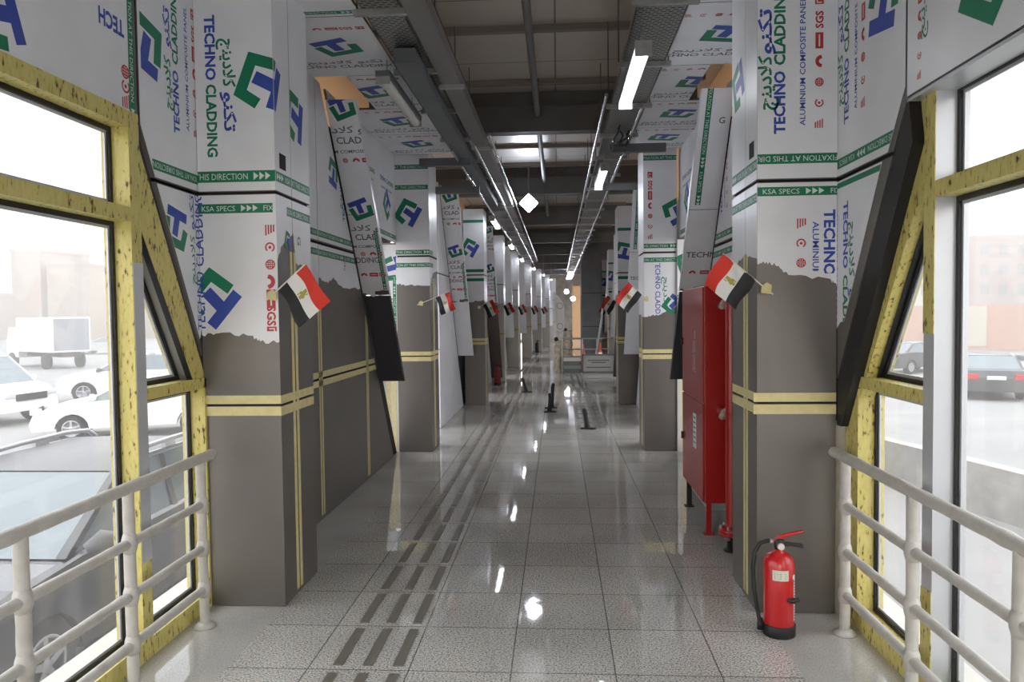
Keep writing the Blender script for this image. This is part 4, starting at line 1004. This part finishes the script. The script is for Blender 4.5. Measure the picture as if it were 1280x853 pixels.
def flood(loc, s, label, rot=R(45), rnd=False):
    x, y, z = loc
    r = thing('flood_light', label, 'light', loc)
    b = MB()
    if rnd: b.lathe([(s, 0), (s, .06)], (x, y, z), BEAM, 20, axis=(0, 1, 0))
    else:
        c = [(s*math.cos(a+rot), s*math.sin(a+rot)) for a in (R(45), R(135), R(225), R(315))]
        b.prism([(x+p, y+.0, z+q) for p, q in c], (0, .07, 0), BEAM)
    b.build('housing', r)
    b = MB()
    if rnd: b.lathe([(s*.85, -.004), (s*.85, .0)], (x, y-.002, z), FLOODF, 20, axis=(0, 1, 0))
    else: b.prism([(x+p*.9, y-.003, z+q*.9) for p, q in c], (0, -.004, 0), FLOOD)
    b.build('lit_lens', r)
    b = MB(); b.tube([(x, y+.03, z+s*.8), (x, y+.03, 4.43)], .012, BEAM, 8); b.build('bracket', r)
    return r
flood((-.50, 13.3, 3.70), .18, 'bright square floodlight tilted on its corner under the roof')
flood((.53, 43.5, 2.95), .14, 'round floodlight far down the corridor, upper of two', rnd=True)
flood((.91, 43.5, 2.52), .14, 'round floodlight far down the corridor, lower of two', rnd=True)

# ------------------------------------------------------------------ things standing in the corridor
def stub(loc, rot, lean, label, h=.34):
    r = thing('floor_stub', label, 'floor bracket', loc, rot, group='black floor stubs')
    b = MB(); b.prism([(-.09, -.05, 0), (.11, -.05, 0), (.13, .0, 0), (.11, .05, 0), (-.09, .05, 0)], (0, 0, .02), RUBBER); local(r, b, 'base_plate')
    b = MB(); b.tube([(0, 0, .015), (lean*.3, 0, .1), (lean*.7, 0, h*.7), (lean, 0, h)], [.042, .034, .032, .036], RUBBER, 10); local(r, b, 'upright')
    b = MB(); b.tube([(lean, 0, h), (lean-.01, 0, h+.025), (lean-.02, 0, h+.05)], [.04, .032, .02], RUBBER, 10); local(r, b, 'cap')
    return r
stub((-.16, 12.75, 0), R(10), .02, 'black floor stub in mid corridor, front one of a close pair', .28)
stub((-.12, 13.3, 0), R(190), -.02, 'black floor stub in mid corridor, rear one of a close pair', .40)
stub((-.70, 16.0, 0), R(0), -.07, 'leaning black floor stub near the left guide bars', .26)
stub((.42, 10.9, 0), R(-15), -.03, 'black floor stub nearest the right columns', .25)

bar = thing('barrier', 'grey metal rail barrier across the right half of the far corridor', 'barrier', (.85, 21.3, 0))
for z in (.97, .66, .45): b = MB(); b.tube([(.12, 21.3, z), (1.62, 21.3, z)], .022, STEEL, 8); b.build('rail', bar)
for x in (.12, .70, 1.12, 1.62): b = MB(); b.tube([(x, 21.3, 0), (x, 21.3, .97)], .022, STEEL, 8); b.build('post', bar)
b = MB(); b.tube([(1.02, 21.4, .0), (1.25, 21.5, 1.4), (1.32, 21.5, 1.95)], .03, ALU, 8); tag(b.build('leaning_bar'), 'pale bar leaning up behind the barrier', 'bar')
sg_ = thing('sign_board', 'framed grey notice board standing on the floor by the barrier', 'sign', (1.1, 21.05, 0))
b = MB(); b.box(.69, 1.62, 21.02, 21.06, .03, .50, mat('board_face', (.32, .32, .31), .5)); b.build('board', sg_)
b = MB()
for q in ((.68, 1.63, .49, .53), (.68, 1.63, .0, .04), (.68, .72, .0, .53), (1.59, 1.63, .0, .53)): b.box(q[0], q[1], 21.0, 21.07, q[2], q[3], BEAM)
b.build('frame', sg_)
b = MB()
for z, a, c in ((.34, .85, 1.45), (.28, .95, 1.35), (.14, .8, 1.5)): b.box(a, c, 21.015, 21.02, z, z+.03, PDARK)
b.build('printed_lines', sg_)
for k, (z, M) in enumerate(((0, BEAM), (.11, mat('greenish_plank', (.22, .25, .22), .6)), (.22, BEAM), (.33, PALE))):
    b = MB(); b.box(.16, .66, 21.05, 21.35, z, z+.10, M); b.box(.18, .64, 21.04, 21.05, z+.02, z+.08, M)
    tag(b.build('plank'), f'{["lowest dark", "second greenish", "third dark", "topmost pale"][k]} plank of the low stack beside the notice board', 'plank', 'stacked planks')
def bundle(x, y, h, r0, label):
    r = thing('wrapped_bundle', label, 'bundle', (x, y, 0)); b = MB(); n = 12
    b.tube([(x+.02*math.sin(i*1.3), y, h*i/n) for i in range(n+1)], [r0*(1+.12*math.sin(i*2.1)) for i in range(n+1)], WOODC, 14, jit=.12); b.build('wrapping', r)
    b = MB(); b.tube([(x-.05, y, h), (x-.08, y, h+.08), (x-.10, y, h+.10)], [.06, .06, .03], RUBBER, 10); b.build('dark_cap', r)
bundle(.02, 21.5, .90, .12, 'pale plastic wrapped upright bundle at the end of the barrier')
bundle(.35, 27.0, 1.05, .16, 'second pale wrapped bundle standing behind the barrier')
def cone(loc, label):
    r = thing('traffic_cone', label, 'cone', loc, group='orange traffic cones')
    b = MB(); b.box(-.16, .16, -.16, .16, 0, .03, ORANGE); local(r, b, 'base')
    b = MB(); b.lathe([(.125, .03), (.10, .15), (.075, .29), (.045, .46), (.02, .66), (.012, .68)], (0, 0, 0), ORANGE, 18); local(r, b, 'cone_body')
    b = MB(); b.lathe([(.090, .22), (.068, .34)], (0, 0, 0), CLOTHW, 18); local(r, b, 'reflective_collar')
cone((.84, 24.5, 0), 'orange traffic cone behind the barrier, next to the planks'); cone((1.45, 25.5, 0), 'orange traffic cone behind the barrier, next to the right wall')
BANN = SHEET.copy(); BANN.name = 'banner_fabric'
for nd in BANN.node_tree.nodes:
    if nd.type in ('BSDF_TRANSLUCENT', 'BSDF_DIFFUSE'): nd.inputs[0].default_value = (.85, .84, .82, 1)
r = thing('feather_banner', 'white feather banner with faint round emblems on a pole', 'banner', (.35, 32.4, 0))
b = MB(); b.tube([(.02, 32.4, 0), (.0, 32.4, 1.0), (-.08, 32.4, 2.2), (-.16, 32.4, 2.62)], .015, STEEL, 8); b.build('pole', r)
b = MB(); out = [(-.18, 2.62), (.06, 2.42), (.24, 2.15), (.30, 1.9), (.30, 1.0), (.10, .85), (-.06, .95), (-.10, 1.5)]
b.prism([(x, 32.38, z) for x, z in out][::-1], (0, .012, 0), BANN); q = b.build('banner_cloth', r)
e = MB(); Fb = Face((0, 32.37, 0), (1, 0, 0), (0, 0, 1))
for z in (2.02, 1.12): put(e, Fb, strokes(disc(.13, 16)+disc(.13, 16)[:1], .03), .1, z, 0, mat('pale_grey_print', (.42, .42, .40), .6), None, .001)
e.build('round_emblem', q)
b = MB(); b.lathe([(.16, 0), (.16, .03), (.03, .05)], (.02, 32.4, 0), BEAM, 16); b.build('base', r)
r = thing('dark_shaft', 'tall black boxed shaft behind the barrier on the right', 'shaft', (1.2, 27, 0))
b = MB(); b.box(.86, 1.12, 26.6, 27.9, 0, 3.9, BEAM); b.box(1.12, 1.60, 26.6, 27.9, 0, 3.9, BEAM); b.build('casing', r)
for z in (1.2, 2.4): b = MB(); b.box(.86, 1.60, 26.59, 26.6, z, z+.02, GAP); b.build('joint', r)

# ------------------------------------------------------------------ vehicles outside
CARGLASS = mat('car_glass', (.16, .20, .22), .08, .0, .8)
TYRE = mat('tyre', (.02, .02, .02), .8); RIM = mat('rim', (.5, .5, .52), .3, .6)
def car(label, loc, rot, kind='sedan', paint=None, roofpaint=None, name='car'):
    """length along +X local, front at +X"""
    r = thing(name, label, 'car', loc, rot)
    S = {'sedan': dict(L=4.6, W=1.78, body=[(-2.3, .30), (-2.28, .75), (-2.1, .98), (-1.55, 1.02), (1.0, .98), (1.75, .86), (2.2, .70), (2.3, .45), (2.25, .28)],
                       cab=[(-1.65, 1.0), (-1.0, 1.40), (-.2, 1.46), (.35, 1.38), (1.15, .96)], wx=(-1.35, 1.4), wr=.32),
         'suv': dict(L=4.7, W=1.88, body=[(-2.35, .40), (-2.36, .85), (-2.28, 1.08), (-1.9, 1.12), (1.0, 1.10), (1.7, 1.05), (2.15, .95), (2.33, .70), (2.36, .42), (2.2, .30)],
                     cab=[(-2.25, 1.10), (-1.95, 1.56), (-1.3, 1.66), (-.2, 1.67), (.22, 1.60), (1.16, 1.10)], wx=(-1.42, 1.46), wr=.37),
         'van': dict(L=5.0, W=1.9, body=[(-2.5, .40), (-2.5, 1.15), (-2.4, 1.2), (1.6, 1.2), (2.2, 1.05), (2.45, .8), (2.5, .4)],
                     cab=[(-2.45, 1.18), (-2.35, 1.95), (-2.0, 2.05), (.6, 2.05), (.95, 1.9), (1.75, 1.16)], wx=(-1.5, 1.6), wr=.34)}[kind]
    W = S['W']/2; wr = S['wr']
    # body: sections across the width with rounded sides and cut wheel arches
    prof = []
    low = S['body'][-1][1]
    prof = list(S['body'])
    for x in S['wx'][::-1]:
        prof += [(x + (wr+.06)*math.cos(a), low + .02 + (wr+.06)*math.sin(a)*1.0) for a in [math.pi*k/8 for k in range(9)]]
    b = MB(); ws = [(-W, .93), (-W*.97, 1), (W*.97, 1), (W, .93)]
    xs = [(-W, .04), (-W+.06, 0), (W-.06, 0), (W, .04)]
    vs = []; n = len(prof)
    cx, cz = 0, .7
    for y, ins in xs:
        for x, z in prof:
            vs.append((x*(1-ins*.35), y, z - (ins if z > .9 else 0)*.6))
    fs = [(k*n+i, k*n+(i+1) % n, (k+1)*n+(i+1) % n, (k+1)*n+i) for k in range(3) for i in range(n)]
    b.add(vs, fs, paint, False); b.add(vs[:n], [list(range(n))], paint); b.add(vs[-n:], [list(range(n))[::-1]], paint)
    local(r, b, 'body', bevel=.015)
    cp = S['cab']; Wt = W*.80; zmin = cp[0][1]; zmax = max(z for x, z in cp)
    def wy(z): t = (z-zmin)/(zmax-zmin); return W*.96*(1-t)+Wt*t
    # glass house (dark), inset; then roof and pillars in paint
    b = MB(); gl = [(x, -wy(z)+.012, z) for x, z in cp]; gr = [(x, wy(z)-.012, z) for x, z in cp]; n = len(cp)
    b.add(gl+gr, [list(range(n)), list(range(2*n-1, n-1, -1))] + [(i+1, i, n+i, n+i+1) for i in range(n-1)], CARGLASS); local(r, b, 'glazing')
    rp_ = [i for i in range(n) if cp[i][1] > zmin + .72*(zmax-zmin)]
    b = MB()
    i0, i1 = rp_[0], rp_[-1]
    top = cp[i0:i1+1]; vs = []
    for y_ in (-1, -.88, .88, 1):
        for x, z in top: vs.append((x, y_*(wy(z)+.006), z + (.012 if abs(y_) < 1 else -.035)))
    k = len(top)
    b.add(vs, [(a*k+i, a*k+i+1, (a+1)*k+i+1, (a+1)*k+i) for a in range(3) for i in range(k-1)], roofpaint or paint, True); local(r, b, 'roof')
    for sgn in (-1, 1):
        b = MB()
        for (a, c, wd) in ((0, i0, .10), (n-1, i1, .08)):
            (xa, za), (xb, zb) = cp[a], cp[c]; w2 = wd if a == 0 else -wd
            q = [(xa, za), (xb, zb), (xb+w2, zb), (xa+w2*1.3, za)]
            b.add([(x, sgn*(wy(z)+.004), z) for x, z in q], [(0, 1, 2, 3)], paint)
            b.add([(xa, sgn*(wy(za)+.004), za), (xb, sgn*(wy(zb)+.004), zb), (xb, sgn*(wy(zb)-.06), zb+.006), (xa, sgn*(wy(za)-.08), za+.006)], [(0, 1, 2, 3)], paint)
        xm = (cp[0][0]+cp[-1][0])/2-.05
        for xq in ((xm,) if kind == 'sedan' else (xm+.05, xm-.95)): b.add([(xq+dx, sgn*(wy(z)+.004), z) for dx, z in ((-.05, zmin), (.05, zmin), (.04, zmax-.04), (-.04, zmax-.04))], [(0, 1, 2, 3)], paint)
        local(r, b, 'pillar')
        b = MB(); mx = cp[-1][0]-.28; b.tube([(mx+.1, sgn*(W+.02), zmin+.02), (mx+.02, sgn*(W+.12), zmin+.08), (mx-.02, sgn*(W+.22), zmin+.07)], [.05, .09, .06], paint if kind != 'suv' else mat('mirror_grey', (.10, .10, .11), .35), 12); local(r, b, 'mirror')
        fx = max(x for x, z in S['body']); bx = min(x for x, z in S['body'])
        b = MB(); b.box(fx-.22, fx-.02, sgn*(W-.42), sgn*(W-.06), low+.40, low+.54, mat('headlight', (.7, .72, .75), .1, .2)); local(r, b, 'headlight', bevel=.03)
        b = MB(); b.box(bx-.005, bx+.10, sgn*(W-.40), sgn*(W-.05), low+.42, low+.60, mat('taillight', (.50, .015, .02), .25)); local(r, b, 'tail_light', bevel=.02)
        for x in S['wx']:
            b = MB(); yw = sgn*(W-.11); b.lathe([(wr*.62, -.10), (wr*.94, -.11), (wr, -.08), (wr, .08), (wr*.94, .11), (wr*.62, .10)], (x, yw, wr), TYRE, 24, axis=(0, 1, 0)); wh = local(r, b, 'wheel')
            b = MB(); yo = yw+sgn*.105
            b.lathe([(wr*.64, 0), (wr*.64, sgn*.005), (wr*.56, sgn*.006), (wr*.56, 0)], (x, yo, wr), RIM, 24, axis=(0, 1, 0)); b.lathe([(.06, 0), (.05, sgn*.012)], (x, yo, wr), RIM, 12, axis=(0, 1, 0))
            for k in range(5):
                a = k*2*math.pi/5+.3; ca, sa = math.cos(a), math.sin(a)
                q = [(x+.05*ca-.03*sa*s, yo, wr+.05*sa+.03*ca*s) for s in (-1, 1)] + [(x+wr*.6*ca-.022*sa*s, yo, wr+wr*.6*sa+.022*ca*s) for s in (1, -1)]
                b.prism(q, (0, sgn*.01, 0), RIM)
            rm = local(r, b, 'rim'); rm.parent = wh
        if kind == 'suv':
            b = MB(); zr = zmax; ps = [(-1.75, zr-.06), (-1.6, zr+.03), (-1.2, zr+.065), (-.5, zr+.065), (-.05, zr+.05), (.1, zr-.02)]
            b.tube([(x, sgn*(Wt-.04), z) for x, z in ps], .026, RIM, 8); b.box(-.9, -.7, sgn*(Wt-.02), sgn*(Wt-.06), zr-.02, zr+.06, RIM); local(r, b, 'roof_rail')
            b = MB()
            for xq in (.25, -.75): b.tube([(xq, sgn*(W+.012), .93), (xq-.12, sgn*(W+.03), .95), (xq-.22, sgn*(W+.012), .95)], .014, RIM, 8)
            local(r, b, 'door_handle')
    b = MB(); b.box(bx-.02, bx, -.26, .26, low+.42, low+.54, PWHITE); local(r, b, 'number_plate')
    b = MB(); b.box(fx-.06, fx+.0, -W*.55, W*.55, low+.30, low+.5, TYRE); local(r, b, 'grille', bevel=.02)
    return r
BLK = mat('black_car_paint', (.02, .021, .024), .25, .0, .6, coat=.6); BLKR = mat('dusty_grey_roof', (.13, .13, .135), .4, .1, var=.06)  # dusty black roof painted lighter grey, standing in for reflected sky
WHT = mat('white_car_paint', (.78, .78, .78), .3, coat=.4); DRK = mat('dark_car_paint', (.035, .037, .042), .3, coat=.4); SLV = mat('silver_car_paint', (.55, .56, .57), .3, .3)
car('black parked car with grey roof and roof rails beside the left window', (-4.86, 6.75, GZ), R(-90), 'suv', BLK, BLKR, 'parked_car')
car('white van passing on the road, nearest moving vehicle through the left window', (-17.6, 20.6, GZ), R(-8), 'van', WHT)
car('taller white car below the truck, partly behind the left window post', (-15.9, 26.6, GZ), R(200), 'suv', WHT)
car('white saloon car on the road just beyond the roof of the black parked car', (-11.0, 18.6, GZ), R(204), 'sedan', WHT)
car('silver car far along the left road, seen past the window post', (-38, 60, GZ), R(196), 'sedan', SLV)
car('dark sedan driving away, seen through the large right window', (14.9, 26.6, GZ), R(68), 'sedan', DRK)
car('dark car further off, seen through the triangular right pane', (16.9, 36.2, GZ), R(30), 'sedan', DRK)
t = thing('box_truck', 'white truck with grey rear box on the far left road', 'truck', (-32.0, 44.2, GZ), R(149))
b = MB(); b.box(-3.3, 1.4, -1.1, 1.1, 1.0, 3.1, WHT); b.box(-3.32, -3.3, -1.0, 1.0, 1.1, 3.0, mat('truck_door', (.30, .31, .33), .5)); local(t, b, 'cargo_box')
b = MB(); b.prism([(1.5, -1.0, .6), (3.2, -1.0, .6), (3.2, -1.0, 1.5), (2.8, -1.0, 2.5), (1.5, -1.0, 2.5)], (0, 2.0, 0), WHT); cb = local(t, b, 'cab', bevel=.05)
b = MB(); b.prism([(3.21, -.9, 1.5), (2.83, -.9, 2.4), (2.81, -.9, 2.4), (3.19, -.9, 1.5)], (0, 1.8, 0), CARGLASS); q = local(t, b, 'windscreen'); q.parent = cb
b = MB(); b.box(-3.3, 1.5, -.5, .5, .7, 1.0, TYRE); local(t, b, 'chassis')
for x in (-2.2, 2.3):
    for y in (-.95, .95): b = MB(); b.lathe([(.3, -.14), (.45, -.14), (.45, .14), (.3, .14)], (x, y, .45), TYRE, 20, axis=(0, 1, 0)); local(t, b, 'wheel')

# ------------------------------------------------------------------ outside: barrier wall, kerb, buildings
def slab_line(name, label, cat, p0, p1, prof, M, kind=None):
    d = (Vector((p1[0], p1[1], 0)) - Vector((p0[0], p0[1], 0))); n = Vector((d.y, -d.x, 0)).normalized()
    b = MB(); b.prism([Vector((p0[0], p0[1], 0)) + n*u + Vector((0, 0, z)) for u, z in prof], d, M); return tag(b.build(name), label, cat, kind=kind)
slab_line('barrier_wall', 'low weathered concrete barrier wall along the right road', 'wall', (3.2, 24.0), (8.6, 2.0), [(-.22, GZ), (.22, GZ), (.20, GZ+.25), (.13, GZ+.72), (-.13, GZ+.72), (-.20, GZ+.25)], CONC, 'thing')
pk = [(20.5, 54.0), (34.0, 28.0)]
d = (Vector(pk[1])-Vector(pk[0])); n = 18
for i in range(n):
    a = Vector(pk[0])+d*(i/n); c = Vector(pk[0])+d*((i+1)/n)
    slab_line('kerb_stone', f'{"black" if i % 2 else "white"} painted kerb stone across the right road, {ORD[i]} from the far end', 'kerb', a, c, [(-.2, GZ), (.2, GZ), (.2, GZ+.3), (-.2, GZ+.3)], mat('kerb_black', (.06, .06, .06), .7) if i % 2 else WHT, 'thing')['group'] = 'painted kerb stones'
BR1 = mat('brick_building', (.42, .27, .21), .85, var=.1, vscale=.4); BR2 = mat('cream_building', (.52, .47, .36), .85); BR3 = mat('red_hoarding', (.52, .30, .22), .8, var=.08, vscale=.3)
BEI = mat('beige_building', (.42, .31, .24), .9)
WIN = mat('far_window', (.20, .18, .17), .4)
def building(label, x0, x1, y0, y1, h, M, win=None, face='y', name='building', rot=0):
    r = thing(name, label, 'building', ((x0+x1)/2, (y0+y1)/2, GZ), rot)
    hx, hy = (x1-x0)/2, (y1-y0)/2
    b = MB(); b.box(-hx, hx, -hy, hy, 0, h, M); b.box(-hx-.15, hx+.15, -hy-.15, hy+.15, h, h+.4, M); local(r, b, 'walls')
    if win:
        nc, nr = win
        for i in range(nc):
            for j in range(nr):
                xx = -hx + (i+.5)*2*hx/nc; zz = 4.0 + (j+.3)*(h-4.5)/nr
                b = MB(); b.box(xx-.6, xx+.6, -hy-.06, -hy+.05, zz, zz+1.5, WIN); b.box(xx-.7, xx+.7, -hy-.12, -hy, zz-.1, zz, M); local(r, b, 'window')
    return r
building('reddish brick apartment block beyond the right road', 60, 96, 110, 126, 13, BR1, (14, 3))
building('pale cream building seen through the triangular right pane', 42, 49.5, 100, 112, 12, BR2, (3, 3))
building('narrow brown tower between cream building and brick block', 57.6, 59.6, 112, 120, 13.2, BR1, None)
hw = slab_line('hoarding_wall', 'long red brown hoarding wall along the far side of the right road', 'wall', (18, 60), (50, 44), [(-.1, GZ), (.1, GZ), (.1, GZ+3.2), (-.1, GZ+3.2)], BR3, 'thing')
hp = slab_line('cream_sheet', None, None, (27.6, 55.2), (30.2, 53.9), [(.1, GZ+.3), (.16, GZ+.3), (.16, GZ+3.1), (.1, GZ+3.1)], BR2); hp.parent = hw; tag(hp, 'cream sheet fixed on the hoarding')
building('tall hazy beige tower left of the left road', -69.5, -65.6, 90, 100, 11.6, BEI, None)
building('second hazy beige tower beside the tall one, left window', -64.8, -61, 90, 100, 9.8, BEI, None)
building('broad low beige block behind the truck, left window', -110, -42, 102, 110, 6.4, BEI, None)
b = MB()
for x0, x1 in ((-130, -7), (7.5, 130)):
    hz = MB(); hz.box(x0, x1, -20, 140, GZ+.02, 32, WHT)
    H = bpy.data.materials.get('dust_haze')
    if not H:
        H = bpy.data.materials.new('dust_haze'); H.use_nodes = True; t_ = H.node_tree; t_.nodes.clear()
        o_ = t_.nodes.new('ShaderNodeOutputMaterial'); v_ = t_.nodes.new('ShaderNodeVolumeScatter'); v_.inputs['Color'].default_value = (1, .95, .90, 1); v_.inputs['Density'].default_value = .009
        t_.links.new(v_.outputs[0], o_.inputs['Volume'])
    hz.mats = [H]; tag(hz.build('haze'), 'dusty haze over the road', kind='stuff')
